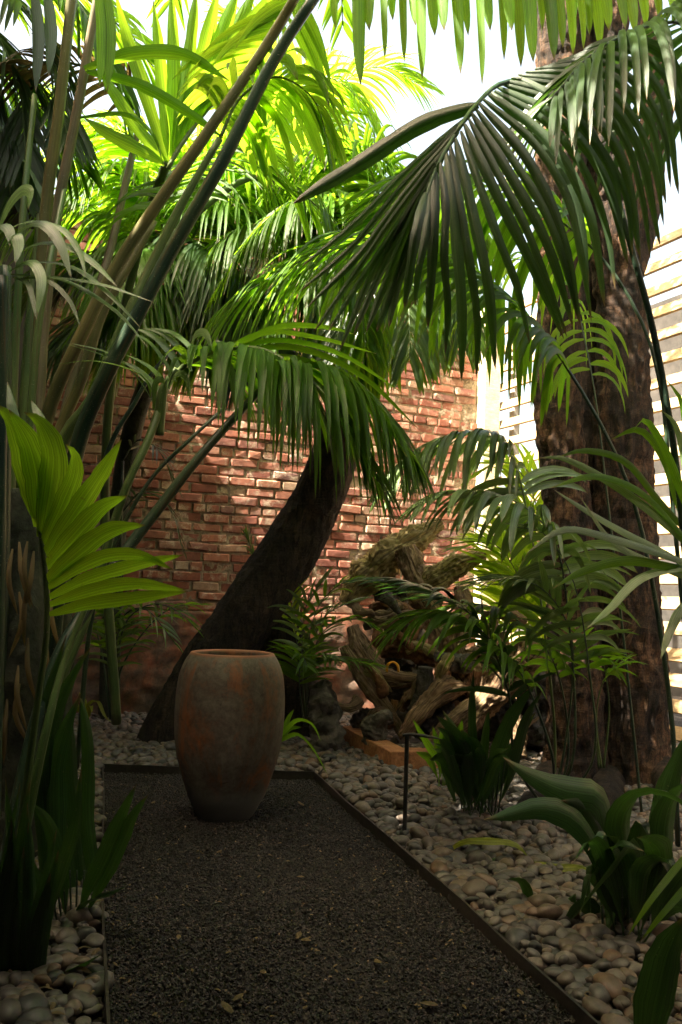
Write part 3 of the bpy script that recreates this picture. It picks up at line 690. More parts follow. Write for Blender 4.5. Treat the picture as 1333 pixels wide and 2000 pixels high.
# ------------------------------------------------------------------ driftwood and basin
def gnarl(seed, amp, f1=7, f2=22):
    def f(p, a, L, r):
        q = Vector((p[0] * f1 + seed, p[1] * f1, p[2] * f1)); q2 = Vector((p[0] * f2, p[1] * f2 + seed, p[2] * f2))
        q3 = Vector((math.cos(a) * 5, math.sin(a) * 5 + seed, L * 5)); q4 = Vector((p[0] * 60, p[1] * 60, p[2] * 60 + seed))
        return r * (amp * 1.3 * noise.noise(q) + amp * .7 * (.3 - abs(noise.noise(q2))) * 1.6 + .34 * (.35 - 1.4 * abs(noise.noise(q3))) + .10 * noise.noise(q4)) + r * .08 * math.cos(a * 3 + seed + L * 4)
    return f
drift = empty('driftwood_stump', G(820, 1440), 'gnarled pile of pale weathered driftwood roots behind the terracotta basin', 'driftwood')
DW = [
 (WOODY, [(675, 1180, 6.6), (712, 1128, 6.6), (760, 1085, 6.6), (815, 1052, 6.65), (862, 1022, 6.7)], [14, 30, 30, 24, 10], .35),
 (WOODY, [(800, 1165, 6.3), (845, 1135, 6.3), (895, 1105, 6.35), (945, 1085, 6.4)], [16, 26, 28, 12], .35),
 (WOOD, [(790, 1070, 6.4), (815, 1130, 6.35), (840, 1190, 6.3), (868, 1260, 6.2), (880, 1320, 6.1)], [18, 26, 26, 24, 16], .4),
 (WOODG, [(745, 1130, 6.7), (770, 1180, 6.7), (790, 1250, 6.65), (800, 1330, 6.6), (810, 1420, 6.5)], [30, 40, 46, 48, 50], .4),
 (WOODO, [(735, 1190, 6.25), (752, 1180, 6.15), (792, 1192, 6.1), (806, 1222, 6.1), (790, 1252, 6.1), (752, 1255, 6.15), (738, 1228, 6.2), (742, 1200, 6.2)], [11, 14, 13, 12, 14, 14, 12, 9], .7),
 (WOODO, [(745, 1278, 6.1), (785, 1270, 6.05), (830, 1282, 6.0), (862, 1300, 5.95)], [9, 14, 15, 9], .6),
 (WOOD, [(690, 1225, 6.2), (706, 1270, 6.1), (735, 1308, 5.95), (775, 1325, 5.85), (822, 1330, 5.8)], [12, 18, 18, 17, 11], .25),
 (WOOD, [(672, 1262, 6.0), (700, 1312, 5.95), (735, 1362, 5.85), (768, 1405, 5.8), (790, 1440, 5.75)], [10, 16, 17, 15, 9], .35),
 (WOODG, [(830, 1303, 5.6), (828, 1335, 5.6), (818, 1375, 5.6), (800, 1420, 5.6)], [13, 15, 15, 10], .25),
 (WOOD, [(905, 1345, 5.7), (872, 1348, 5.6), (840, 1372, 5.55), (812, 1405, 5.5), (786, 1438, 5.5)], [12, 20, 17, 15, 10], .4),
 (WOOD, [(965, 1350, 5.6), (925, 1375, 5.55), (885, 1405, 5.45), (850, 1440, 5.4), (835, 1462, 5.4)], [16, 18, 16, 13, 8], .35),
 (WOOD, [(945, 1255, 5.9), (935, 1290, 5.85), (925, 1325, 5.8), (935, 1360, 5.75)], [10, 30, 34, 18], .5),
 (WOOD, [(1060, 1262, 5.7), (1030, 1285, 5.7), (990, 1325, 5.65), (945, 1375, 5.6), (900, 1425, 5.5), (880, 1455, 5.4)], [18, 34, 32, 26, 20, 10], .35),
 (WOODG, [(850, 1278, 5.8), (885, 1292, 5.75), (925, 1300, 5.7)], [8, 20, 12], .5),
 (WOOD, [(900, 1150, 6.2), (905, 1200, 6.1), (895, 1250, 6.0), (905, 1300, 5.95)], [14, 18, 16, 12], .4),
 (WOOD, [(958, 1200, 6.1), (962, 1250, 6.05), (975, 1290, 5.9)], [14, 16, 12], .3),
 (WOODO, [(852, 1330, 5.75), (866, 1350, 5.7), (868, 1330, 5.7), (862, 1290, 5.8)], [12, 18, 14, 8], .5),
 (WOODG, [(820, 1430, 5.7), (860, 1400, 5.8), (910, 1390, 5.9), (960, 1400, 5.9), (1010, 1380, 5.9)], [30, 44, 50, 44, 30], .4),
 (WOODG, [(770, 1462, 5.35), (815, 1462, 5.3), (865, 1452, 5.25)], [6, 9, 5], .4),
 (WOOD, [(785, 1475, 5.25), (830, 1472, 5.2), (880, 1478, 5.2)], [5, 6, 4], .4),
 (WOOD, [(1000, 1400, 5.6), (1010, 1430, 5.55), (1015, 1480, 5.45)], [14, 14, 12], .3),
 (WOODG, [(990, 1290, 6.0), (1040, 1330, 6.0), (1050, 1400, 5.9), (1050, 1460, 5.8)], [30, 40, 40, 30], .4),
]
for i, (mt, pl, rad, am) in enumerate(DW):
    dm = pl[len(pl) // 2][2]; big_ = max(rad) > 20
    tube('root', PX(pl), [rpx(x, dm) for x in rad], mt, drift, sides=56 if big_ else 36, n=80 if big_ else 60, disp=gnarl(i * 3.1, am, 8, 26), ell=random.uniform(.75, 1.1))
random.seed(31)
for k in range(30):
    x, y, d_ = random.uniform(690, 1040), random.uniform(1150, 1450), random.uniform(5.6, 6.1); a = random.uniform(-1.2, 1.2) + (0 if random.random() < .5 else math.pi); l = random.uniform(35, 95)
    dx, dy = math.cos(a) * l, math.sin(a) * l; y2 = min(1470, y + dy)
    tube('root', PX([(x, y, d_), (x + dx * .35 + random.uniform(-12, 12), y + (y2 - y) * .3 + random.uniform(-14, 14), d_ - .05), (x + dx * .7, y + (y2 - y) * .7, d_ - .05), (x + dx, y2, d_ + .05)]), [rpx(random.uniform(5, 12), d_), rpx(random.uniform(5, 11), d_), rpx(random.uniform(3, 8), d_), rpx(1.5, d_)],
         random.choice([WOOD, WOOD, WOODY, WOODG, WOODO]), drift, sides=20, n=40, disp=gnarl(k * 1.7, .5, 12, 34))
def rock(pts, rad, seed, label, name='rock', mat=WOODG, amp=.5):
    base = empty(name, pts[0], label, 'rock' if name == 'rock' else 'stump')
    d_ = tube('boulder' if name == 'rock' else 'trunk', pts, rad, mat, base, sides=36, n=40, disp=gnarl(seed, amp, 12, 34)); return base
rock(PX([(632, 1490, 5.5), (640, 1440, 5.55), (638, 1390, 5.6), (632, 1350, 5.65), (630, 1335, 5.7)]), [.10, .09, .095, .09, .04], 4.4, 'dark craggy stump standing between the pot and the terracotta basin', 'tree_stump')
rock(PX([(725, 1455, 5.5), (735, 1425, 5.5), (750, 1405, 5.5), (768, 1402, 5.5)]), [.06, .075, .06, .03], 8.4, 'pitted grey rock lying inside the terracotta basin')
rock(PX([(690, 1420, 5.9), (712, 1405, 5.9), (740, 1392, 5.9)]), [.04, .06, .03], 2.4, 'small dark rough rock at the back of the terracotta basin')
# small amber orange ring among the roots
am_m, _, ns, ls, b, _ = newmat('amber_orange'); b.inputs['Base Color'].default_value = (.9, .42, .04, 1); b.inputs['Roughness'].default_value = .15
ao = empty('amber_ring', P(767, 1312, 5.75), 'small amber orange ring among the driftwood roots', 'ornament')
tube('ring', PX([(756, 1312, 5.75), (758, 1298, 5.74), (768, 1293, 5.74), (777, 1299, 5.74), (779, 1312, 5.75)]), [.008, .010, .007, .009, .008], am_m, ao, sides=8, n=20)
# basin
bas = empty('terracotta_basin', G(765, 1514), 'low rectangular terracotta basin edge in front of the driftwood', 'basin')
cB, aB, eB = G(762, 1514), G(668, 1458), G(905, 1514)
def curb(pa, pb, name):
    pa, pb = pa.copy(), pb.copy(); X = norm(pb - pa); hl = np.linalg.norm(pb - pa) / 2
    Y = np.cross(np.array([0, 0, 1.0]), X); 
    if np.dot(Y, np.array([.2, 1, 0])) < 0: Y = -Y
    nb_ = max(2, int(round(hl * 2 / .24)))
    for i in range(nb_):
        c_ = pa + (pb - pa) * (i + .5) / nb_ + Y * .065 + np.array([0, 0, .070 + random.uniform(-.002, .002)])
        box_obj('tile', c_, hl / nb_ - .0012, .065, .070, TERRA, bas, X, .005)
curb(aB, cB - norm(cB - aB) * .0, 'l'); curb(cB + norm(eB - cB) * .005, eB, 'r')
sheetp = [aB + np.array([.05, .05, 0]), cB + np.array([.02, .08, 0]), eB + np.array([0, .08, 0]), G(960, 1420), G(740, 1420)]
bo = mesh_obj('soil', [(q[0], q[1], .055) for q in sheetp], [tuple(range(5))], SOIL, bas)

# ------------------------------------------------------------------ path light
pl_b = G(790, 1642); dl = np.dot(pl_b - cam_loc, fw)
lamp = empty('path_light', pl_b, 'slim black metal garden path light with flat arm standing in the pebbles', 'lamp')
topz = P(791, 1438, dl)[2]
box_obj('post', (pl_b[0], pl_b[1], topz / 2), .0095, .006, topz / 2, BLACKM, lamp)
hd = P(827, 1440, dl)
tube('lamp_head', [P(787, 1436, dl), P(800, 1434, dl), P(825, 1437, dl - .02), P(850, 1441, dl - .04), P(862, 1444, dl - .05)], [.012, .011, .014, .011, .004], BLACKM, lamp, sides=14, n=22, ell=.55)

# ------------------------------------------------------------------ aspidistras and strap leaves
def aspidistra(label, leaves, mat=L_BROAD, stems=(), name='aspidistra', base=None):
    root = empty(name, base if base is not None else G(*leaves[0][0][0][:2]), label, 'plant')
    for pts, W, tl in leaves: blade(root, 'leaf', pts, W, mat, tilt=tl, fold=.18, prof=ASP, segs=18, cols=5)
    for pts, r_ in stems: tube('stem', PX(pts), [r_, r_ * .7], S_DARK, root, sides=6, n=10)
    return root
lv = [
 ([(1215, 1820, 3.0), (1195, 1650, 2.95), (1170, 1560, 2.9), (1100, 1545, 2.85), (1030, 1510, 2.8), (985, 1478, 2.75)], .125, 1.1),
 ([(1205, 1825, 2.9), (1170, 1680, 2.85), (1120, 1600, 2.8), (1060, 1578, 2.75), (1000, 1590, 2.7), (942, 1602, 2.65)], .095, 1.0),
 ([(1225, 1830, 2.8), (1225, 1700, 2.8), (1215, 1600, 2.8), (1260, 1545, 2.75), (1330, 1560, 2.7), (1380, 1640, 2.65)], .13, .85),
 ([(1200, 1825, 2.9), (1175, 1700, 2.9), (1168, 1620, 2.9), (1140, 1575, 2.85), (1095, 1563, 2.8)], .085, .9),
 ([(1235, 1840, 2.7), (1240, 1740, 2.7), (1225, 1660, 2.7), (1190, 1700, 2.65), (1130, 1790, 2.6)], .10, .5),
 ([(1245, 1840, 2.6), (1275, 1740, 2.6), (1290, 1670, 2.6), (1272, 1640, 2.55), (1245, 1638, 2.5)], .10, .6),
 ([(1250, 1830, 2.9), (1280, 1700, 2.95), (1300, 1560, 3.0), (1330, 1470, 3.0), (1350, 1420, 3.0)], .09, .2),
 ([(1210, 1830, 3.0), (1215, 1700, 3.0), (1200, 1600, 3.0), (1205, 1560, 3.0)], .08, .3),
 ([(1260, 1840, 2.5), (1300, 1760, 2.5), (1340, 1700, 2.5), (1390, 1690, 2.5)], .09, .6),
 ([(1260, 1840, 2.8), (1290, 1700, 2.8), (1300, 1600, 2.8), (1330, 1540, 2.75), (1390, 1520, 2.7)], .11, .8), ([(1230, 1840, 2.7), (1200, 1750, 2.7), (1185, 1690, 2.7), (1210, 1650, 2.65), (1260, 1660, 2.6)], .10, .8),
 ([(1250, 1840, 2.6), (1250, 1760, 2.6), (1262, 1700, 2.6), (1300, 1680, 2.55), (1340, 1720, 2.5)], .10, .6), ([(1220, 1835, 3.1), (1190, 1640, 3.1), (1130, 1560, 3.05), (1075, 1530, 3.0)], .10, .7),
 ([(1225, 1835, 2.9), (1195, 1740, 2.9), (1160, 1680, 2.9), (1150, 1740, 2.85), (1155, 1800, 2.8)], .07, .2),
]
random.seed(12)
for k in range(14):
    bx = 1225 + random.uniform(-45, 60); tx = bx + random.choice([-1, 1]) * random.uniform(30, 130); ty = random.uniform(1600, 1790); d_ = random.uniform(2.65, 3.05)
    lv.append(([(bx, 1835, d_), (bx * .8 + tx * .2, (1835 + ty) / 2, d_), (bx * .4 + tx * .6, ty, d_ - .05), (tx, ty + random.uniform(20, 110), d_ - .1)], random.uniform(.055, .08), random.uniform(-.9, .9)))
aspidistra('large broad leaved dark green plant in the right foreground pebbles', lv, base=G(1220, 1830),
           stems=[([(1180 + 12 * k, 1835 + (k % 3) * 6, 2.75), (1165 + 16 * k, 1640, 2.8)], .004) for k in range(9)])
lv = []
random.seed(3)
for k in range(30):
    bx = 935 + random.uniform(-38, 38); tx = 925 + random.uniform(-95, 125); ty = random.uniform(1380, 1500); d_ = 4.1 + random.uniform(-.15, .15)
    if k == 0: tx, ty = 925, 1308
    if k == 1: tx, ty = 1050, 1330
    if k == 2: tx, ty = 1062, 1345
    lv.append(([(bx, 1598, d_), ((bx * .7 + tx * .3), 1540, d_), (bx * .35 + tx * .65, (1500 + ty) / 2 - 10, d_ - .05), (tx, ty, d_ - .15)], .055 + random.uniform(-.01, .02), random.uniform(-.9, .9)))
aspidistra('dense upright dark aspidistra clump in front of the driftwood right of the path light', lv, base=G(935, 1600),
           stems=[([(905 + 6 * k, 1600 + (k % 3) * 5, 4.1), (890 + 9 * k, 1470, 4.12)], .005) for k in range(12)])
lv = []
for k in range(12):
    bx = 875 + random.uniform(-20, 20); tx = 860 + random.uniform(-55, 60); ty = random.uniform(1398, 1470)
    lv.append(([(bx, 1535, 4.6), (bx * .6 + tx * .4, 1485, 4.6), (tx, ty, 4.5)], .045, random.uniform(-.6, .6)))
aspidistra('small bright green leafy plant beside the head of the path light', lv, mat=L_MID, base=G(875, 1540), name='leafy_plant')
# left foreground plant
lv = [
 ([(250 - 0, 1830, 2.7), (215, 1760, 2.65), (215, 1680, 2.6), (245, 1590, 2.55), (268, 1530, 2.5)], .06, .3),
 ([(150, 1830, 2.7), (190, 1740, 2.65), (230, 1660, 2.6), (262, 1590, 2.55), (290, 1552, 2.5)], .05, -.3),
 ([(140, 1840, 2.7), (165, 1770, 2.65), (215, 1745, 2.6), (255, 1728, 2.55)], .06, .9),
 ([(130, 1830, 2.7), (120, 1700, 2.65), (90, 1600, 2.6), (50, 1560, 2.55)], .05, .2),
 ([(120, 1840, 2.7), (85, 1760, 2.65), (62, 1700, 2.6), (30, 1660, 2.5)], .045, .2),
 ([(110, 1850, 2.7), (100, 1780, 2.6), (120, 1700, 2.55), (150, 1600, 2.5), (160, 1500, 2.5)], .055, .2),
 ([(70, 1990, 2.4), (100, 1930, 2.35), (150, 1890, 2.3), (205, 1862, 2.25)], .065, .9),
 ([(40, 1990, 2.3), (45, 1900, 2.3), (65, 1830, 2.3), (80, 1780, 2.3)], .05, .1),
]
lv[0] = ([(150, 1835, 2.7), (165, 1760, 2.65), (200, 1680, 2.6), (240, 1590, 2.55), (268, 1530, 2.5)], .06, .3)
aspidistra('dark broad leaved plant in the left pebbles beside the gravel path', lv, base=G(140, 1840),
           stems=[([(120 + 7 * k, 1850 + (k % 3) * 5, 2.68), (95 + 14 * k, 1700, 2.66)], .004) for k in range(6)])
sr = empty('strap_leaf_clump', G(110, 1760), 'clump of long upright dark green strap leaves at the left path edge', 'plant')
for pts, W in [
 ([(195, 1780, 2.9), (170, 1600, 2.9), (172, 1470, 2.9), (160, 1370, 2.9), (150, 1350, 2.9)], .055),
 ([(150, 1770, 2.9), (120, 1640, 2.85), (95, 1500, 2.8), (110, 1390, 2.8), (155, 1300, 2.8), (180, 1262, 2.8)], .065),
 ([(120, 1780, 2.8), (110, 1650, 2.8), (110, 1500, 2.8), (130, 1420, 2.8), (158, 1355, 2.8)], .075),
 ([(90, 1770, 2.8), (85, 1640, 2.8), (75, 1500, 2.8), (90, 1380, 2.8), (130, 1240, 2.8)], .05),
 ([(165, 1790, 3.0), (150, 1620, 3.0), (138, 1480, 3.0), (140, 1380, 3.0)], .06)]:
    blade(sr, 'leaf', pts, W, L_BROAD, tilt=random.uniform(-.3, .3), fold=.25, prof=STRAP, segs=18, cols=5)
blr = empty('broad_leaf_plant', G(1345, 1990), 'single large dark leaf rising at the bottom right corner', 'plant')
blade(blr, 'leaf', [(1270, 2080, 2.05), (1275, 1990, 2.05), (1295, 1890, 2.05), (1335, 1790, 2.05)], .10, L_BROAD, tilt=.3, fold=.25, prof=STRAP, segs=16, cols=5)
for pts in ([(1400, 1600, 2.4), (1333, 1680, 2.35), (1270, 1760, 2.3), (1225, 1830, 2.3)], [(1400, 1660, 2.4), (1333, 1740, 2.35), (1290, 1790, 2.3), (1250, 1840, 2.3)]):
    blade(blr, 'leaf', pts, .022, L_MID, tilt=.5, prof=STRAP)
for k in range(12):
    x = random.uniform(-30, 75); x2 = x + random.uniform(-20, 70); y2 = random.uniform(1480, 1750)
    blade(sr, 'leaf', [(x, 2030, 2.3), (x + (x2 - x) * .3, (2030 + y2) / 2, 2.28), (x2, y2, 2.25)], random.uniform(.03, .055), L_BROAD, tilt=random.uniform(-.9, .9), fold=.25, prof=STRAP, segs=14, cols=5)
# fallen yellow green straps, small seedlings
for lab, pts, W, mt in [
 ('arching yellow green strap leaf fallen on the right pebbles', [(868, 1672, 3.5), (900, 1645, 3.45), (960, 1640, 3.4), (1010, 1650, 3.38), (1038, 1682, 3.36)], .045, L_YELLOW),
 ('flat green strap leaf lying on the pebbles under the arching yellow one', [(800, 1668, 3.48), (850, 1682, 3.42), (930, 1682, 3.4), (1000, 1674, 3.38)], .04, L_BROAD),
 ('short yellow green strap leaf lying on pebbles beside the large broad leaved plant', [(1045, 1685, 3.36), (1080, 1690, 3.34), (1130, 1694, 3.3), (1160, 1700, 3.25)], .045, L_YELLOW)]:
    o = blade(None, 'fallen_leaf', pts, W, mt, face=(0, -.5, 1), fold=.3, prof=STRAP, segs=16, cols=5); tag(o, lab, 'leaf')
for lab, pts, W in [('tiny dark curled seedling leaf sprouting from the right pebbles', [(1030, 1780, 3.0), (1032, 1750, 2.98), (1018, 1722, 2.96), (988, 1717, 2.94)], .04),
                    ('tiny upright seedling leaf right of the curled one in the pebbles', [(1102, 1805, 2.9), (1108, 1780, 2.9), (1125, 1745, 2.9)], .035)]:
    o = blade(None, 'seedling', pts, W, L_BROAD, fold=.3, prof=STRAP, segs=10); tag(o, lab, 'plant')
sg = empty('grass_tuft', G(560, 1500), 'tuft of arching green blades at the right foot of the pot', 'plant')
for pts in ([(548, 1440, 4.8), (580, 1408, 4.75), (610, 1415, 4.7), (628, 1450, 4.68)], [(545, 1450, 4.8), (580, 1435, 4.7), (610, 1460, 4.6), (642, 1516, 4.55)], [(550, 1448, 4.8), (565, 1425, 4.8), (590, 1420, 4.8)], [(548, 1445, 4.8), (566, 1400, 4.8), (575, 1385, 4.8)]):
    blade(sg, 'leaf', pts, .035, L_MID, tilt=.5, fold=.3, prof=STRAP)
sg = empty('yellow_sprout', G(170, 1415), 'small yellow green sprout in the pebbles at the foot of the left wall', 'plant')
for pts in ([(170, 1400, 6.2), (175, 1375, 6.15), (190, 1370, 6.1), (205, 1400, 6.0), (222, 1414, 5.95)], [(170, 1402, 6.2), (165, 1370, 6.2), (155, 1352, 6.15)], [(172, 1404, 6.2), (178, 1378, 6.1), (180, 1392, 6.05)], [(168, 1404, 6.2), (150, 1380, 6.1), (140, 1390, 6.0)], [(172, 1404, 6.2), (165, 1420, 6.0), (150, 1440, 5.9)]):
    blade(sg, 'leaf', pts, .04, L_YELLOW, tilt=.3, fold=.3, prof=STRAP)

# ------------------------------------------------------------------ the left clump of tall canes
kc = empty('cane_palm', G(120, 1500), 'clump of tall thick palm canes rising on the left and arching over the path', 'palm')
def cane(pts, rad, mat, parent=kc, sides=14, n=40, name='stem'):
    d_ = pts[len(pts) // 2][2]
    def dsp(p, a, L, r):
        return r * (.10 * noise.noise(Vector((p[0] * 9, p[1] * 9, p[2] * 3))) + .06 * math.cos(2 * a + L) + .05 * math.cos(5 * a))
    return tube(name, PX(pts), [rpx(x, d_) / 2 for x in rad], mat, parent, sides=sides, n=n, disp=dsp)
cane([(80, 1500, 3.6), (150, 880, 3.5), (215, 720, 3.4), (265, 625, 3.35), (335, 490, 3.3), (430, 325, 3.2), (540, 110, 3.1), (625, -20, 3.0)], [40, 36, 34, 30, 26, 20], S_DARK)
cane([(20, 1450, 3.7), (90, 825, 3.6), (165, 645, 3.5), (240, 500, 3.45), (300, 410, 3.4), (415, 245, 3.3), (545, 50, 3.2), (590, -30, 3.1)], [36, 32, 28, 26, 22, 18], S_OLIVE)
cane([(70, 1450, 3.9), (125, 860, 3.8), (175, 790, 3.75), (240, 640, 3.7), (305, 500, 3.7), (360, 390, 3.65), (430, 270, 3.6)], [34, 30, 28, 24, 20, 14], S_GREEN)
cane([(60, 1450, 4.0), (110, 870, 3.9), (160, 740, 3.85), (205, 600, 3.8), (262, 500, 3.8), (300, 430, 3.8)], [30, 26, 24, 22, 18], S_OLIVE)
cane([(110, 1450, 4.2), (150, 880, 4.2), (205, 740, 4.2), (255, 620, 4.3), (310, 500, 4.4), (350, 450, 4.4), (430, 380, 4.5), (500, 345, 4.6), (550, 360, 4.65)], [26, 24, 22, 20, 16, 11], S_GREEN)
cane([(60, 1350, 3.8), (75, 800, 3.8), (110, 430, 3.7), (150, 220, 3.6), (190, 0, 3.5), (205, -80, 3.5)], [26, 24, 22, 20, 16], S_TAN)
cane([(55, 1350, 3.9), (70, 900, 3.9), (88, 430, 3.8), (115, 220, 3.7), (140, 0, 3.6), (150, -80, 3.6)], [28, 28, 26, 24, 20], S_OLIVE)
cane([(90, 1350, 4.2), (110, 900, 4.2), (165, 660, 4.2), (215, 490, 4.2), (250, 340, 4.3), (275, 235, 4.4)], [22, 20, 18, 16, 13], S_TAN)
cane([(20, 1350, 4.0), (25, 800, 4.0), (45, 420, 3.9), (58, 280, 3.9), (68, 185, 3.9)], [22, 20, 18, 15, 12], S_GREEN)
cane([(40, 1350, 4.1), (38, 1000, 4.1), (60, 620, 4.1), (80, 420, 4.1)], [26, 24, 22, 16], S_GREEN)
cane([(-10, 1500, 3.2), (2, 1100, 3.2), (8, 800, 3.2), (12, 520, 3.2)], [34, 32, 30, 22], S_DARK)
cane([(30, 1500, 3.5), (50, 1000, 3.5), (75, 640, 3.5), (100, 500, 3.5), (150, 250, 3.9)], [22, 20, 16, 12, 6], S_GREEN)
# old palm trunk bottom left
pt = empty('palm_trunk', G(25, 1560), 'thick dark fibrous palm trunk at the left edge of the photo', 'palm')
tube('trunk', PX([(20, 1680, 3.3), (30, 1500, 3.3), (40, 1300, 3.3), (45, 1100, 3.35), (40, 960, 3.4)]), [.13, .125, .115, .09, .06], PALMT, pt, sides=36, n=60, disp=bark_disp(7.7, .02, .012))
tube('trunk', PX([(105, 1600, 3.7), (110, 1400, 3.7), (110, 1200, 3.7), (85, 1000, 3.75)]), [.07, .07, .06, .045], PALMT, pt, sides=28, n=40, disp=bark_disp(1.7, .015, .01))
for k in range(14):
    x = random.uniform(5, 110); y = random.uniform(940, 1450); blade(pt, 'fibre', [(x, y, 3.15), (x + random.uniform(-12, 12), y + 60, 3.1), (x + random.uniform(-25, 25), y + 130, 3.12)], .02, L_OLD, fold=.4, prof=STRAP, segs=8)

# ------------------------------------------------------------------ bright young palm, left foreground
yp = empty('young_palm', G(40, 1800), 'young palm on the left with one backlit lime green fan of broad leaflets', 'palm')
fr = tube('frond', PX([(15, 1960, 2.3), (40, 1640, 2.35), (70, 1400, 2.35), (92, 1230, 2.35), (90, 1130, 2.35), (78, 1030, 2.35), (60, 950, 2.35), (35, 860, 2.35)]), [.016, .014, .011, .009, .007, .004], S_GREEN, yp, sides=10, n=40)
fan = [
 [(72, 1010), (52, 900), (30, 830), (-5, 790)], [(76, 1030), (75, 940), (55, 860), (18, 800)], [(82, 1050), (100, 960), (105, 880), (75, 820), (48, 806)],
 [(84, 1065), (125, 980), (148, 920), (145, 885), (128, 868)], [(86, 1085), (140, 1010), (195, 930), (238, 858)],
 [(88, 1110), (140, 1050), (200, 990), (250, 967)], [(90, 1135), (145, 1085), (215, 1035), (283, 1026)],
 [(92, 1150), (150, 1110), (210, 1085), (270, 1084), (338, 1112)], [(94, 1168), (170, 1130), (260, 1105), (360, 1083)],
 [(95, 1182), (170, 1155), (260, 1140), (365, 1153)], [(96, 1200), (170, 1180), (260, 1168), (368, 1155)]]
for i, f_ in enumerate(fan):
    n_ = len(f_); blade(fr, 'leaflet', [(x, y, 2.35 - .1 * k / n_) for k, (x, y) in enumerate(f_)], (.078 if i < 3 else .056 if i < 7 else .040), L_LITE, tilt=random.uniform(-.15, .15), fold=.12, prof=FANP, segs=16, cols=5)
for pts in ([(70, 990, 2.42), (45, 900, 2.42), (25, 800, 2.45), (15, 745, 2.5)], [(110, 950, 2.45), (95, 870, 2.45), (80, 820, 2.45), (62, 782, 2.5)], [(118, 930, 2.45), (112, 880, 2.45), (95, 840, 2.45)], [(120, 940, 2.45), (118, 900, 2.45), (116, 873, 2.45)]):
    blade(fr, 'leaflet', pts, .04, L_PALE, tilt=.3, prof=FANP)
# lower dark stems of that palm
cane([(-20, 1900, 2.6), (30, 1600, 2.7), (75, 1400, 2.8), (125, 1260, 2.9), (175, 1180, 3.0), (245, 1078, 3.1), (305, 1000, 3.15), (400, 880, 3.2), (505, 765, 3.3)], [24, 26, 26, 26, 24, 22, 20, 17], S_DARK, yp)
cane([(60, 1600, 3.3), (120, 1330, 3.3), (165, 1220, 3.35), (215, 1050, 3.4), (250, 945, 3.4), (290, 860, 3.45), (312, 800, 3.5)], [20, 20, 18, 16, 16, 18], S_GREEN, yp)
cane([(150, 1500, 3.6), (185, 1180, 3.6), (240, 1030, 3.6), (300, 930, 3.65), (370, 860, 3.7), (440, 795, 3.8)], [9, 9, 8, 7], S_DARK, yp)
cane([(110, 1400, 3.9), (160, 1050, 3.9), (225, 850, 3.9), (262, 790, 3.9), (290, 740, 3.9), (330, 690, 3.9)], [14, 12, 11, 10, 8], S_DARK, yp)
cane([(5, 1900, 2.5), (45, 1650, 2.55), (90, 1430, 2.6), (130, 1280, 2.7), (170, 1180, 2.75)], [18, 18, 16, 12], S_GREEN, yp)
# G1, G2: the two drooping centre fronds
frond(yp, [(312, 800, 3.5), (322, 760, 3.5), (360, 715, 3.45), (430, 684, 3.4), (500, 680, 3.3), (560, 705, 3.2), (630, 765, 3.1), (690, 850, 3.05), (735, 940, 3.0)], n=54, L=.58, W=.034, t0=.16, a0=64, a1=25, droop=3.2, lift=.12, mat=L_MID, r=(.012, .002))
frond(yp, [(505, 765, 3.3), (550, 728, 3.3), (620, 712, 3.25), (690, 740, 3.2), (750, 800, 3.15), (800, 880, 3.1)], n=50, L=.60, W=.034, t0=.06, a0=66, a1=30, droop=3.2, lift=.1, mat=L_MID, r=(.01, .002))
# long arching upper leaflets of G1
for pts in ([(430, 686, 3.4), (520, 650, 3.3), (620, 660, 3.2), (740, 692, 3.1)], [(440, 684, 3.4), (540, 665, 3.3), (660, 690, 3.2), (790, 770, 3.1)], [(470, 684, 3.4), (580, 680, 3.25), (700, 730, 3.15), (820, 840, 3.05)],
            [(450, 684, 3.4), (540, 640, 3.3), (640, 640, 3.2), (700, 655, 3.15)], [(500, 690, 3.3), (610, 710, 3.2), (720, 780, 3.1), (800, 900, 3.0)]):
    blade(yp, 'leaflet', pts, .034, L_MID, tilt=random.uniform(.2, .8), prof=STRAP, segs=16)
gl = tube('crown_shaft', PX([(312, 850, 3.5), (314, 800, 3.5), (320, 760, 3.48), (345, 720, 3.45)]), [.018, .024, .02, .01], S_GREEN, yp, sides=12, n=16)
for pts, W in [
 ([(300, 785, 3.5), (268, 735, 3.45), (215, 690, 3.4), (130, 668, 3.35)], .026), ([(302, 775, 3.5), (275, 730, 3.45), (220, 700, 3.4), (110, 666, 3.35)], .026),
 ([(345, 745, 3.5), (320, 700, 3.5), (290, 665, 3.5), (245, 645, 3.5)], .045), ([(358, 740, 3.5), (335, 690, 3.5), (300, 655, 3.5), (262, 640, 3.5)], .04),
 ([(375, 725, 3.5), (352, 680, 3.5), (318, 650, 3.5), (278, 640, 3.5)], .04), ([(392, 710, 3.5), (368, 672, 3.5), (335, 648, 3.5), (295, 640, 3.5)], .036),
 ([(330, 760, 3.5), (300, 720, 3.55), (265, 700, 3.6), (238, 690, 3.6)], .05), ([(320, 770, 3.5), (290, 740, 3.55), (262, 715, 3.6), (240, 705, 3.6)], .05),
 ([(300, 800, 3.45), (305, 745, 3.4), (318, 742, 3.38), (325, 785, 3.35)], .03), ([(330, 760, 3.4), (345, 730, 3.36), (362, 735, 3.32), (373, 785, 3.3)], .03),
 ([(370, 700, 3.45), (380, 655, 3.4), (400, 650, 3.35), (415, 690, 3.3)], .036), ([(408, 695, 3.4), (430, 695, 3.35), (452, 730, 3.3), (460, 800, 3.25)], .036),
 ([(310, 790, 3.5), (280, 735, 3.4), (190, 705, 3.3), (95, 714, 3.2)], .016), ([(410, 690, 3.4), (425, 670, 3.4), (438, 680, 3.4)], .03)]:
    blade(yp, 'leaflet', pts, W, L_PALE, tilt=random.uniform(.1, .6), prof=FANP, segs=14, face=(0, -.6, .8))

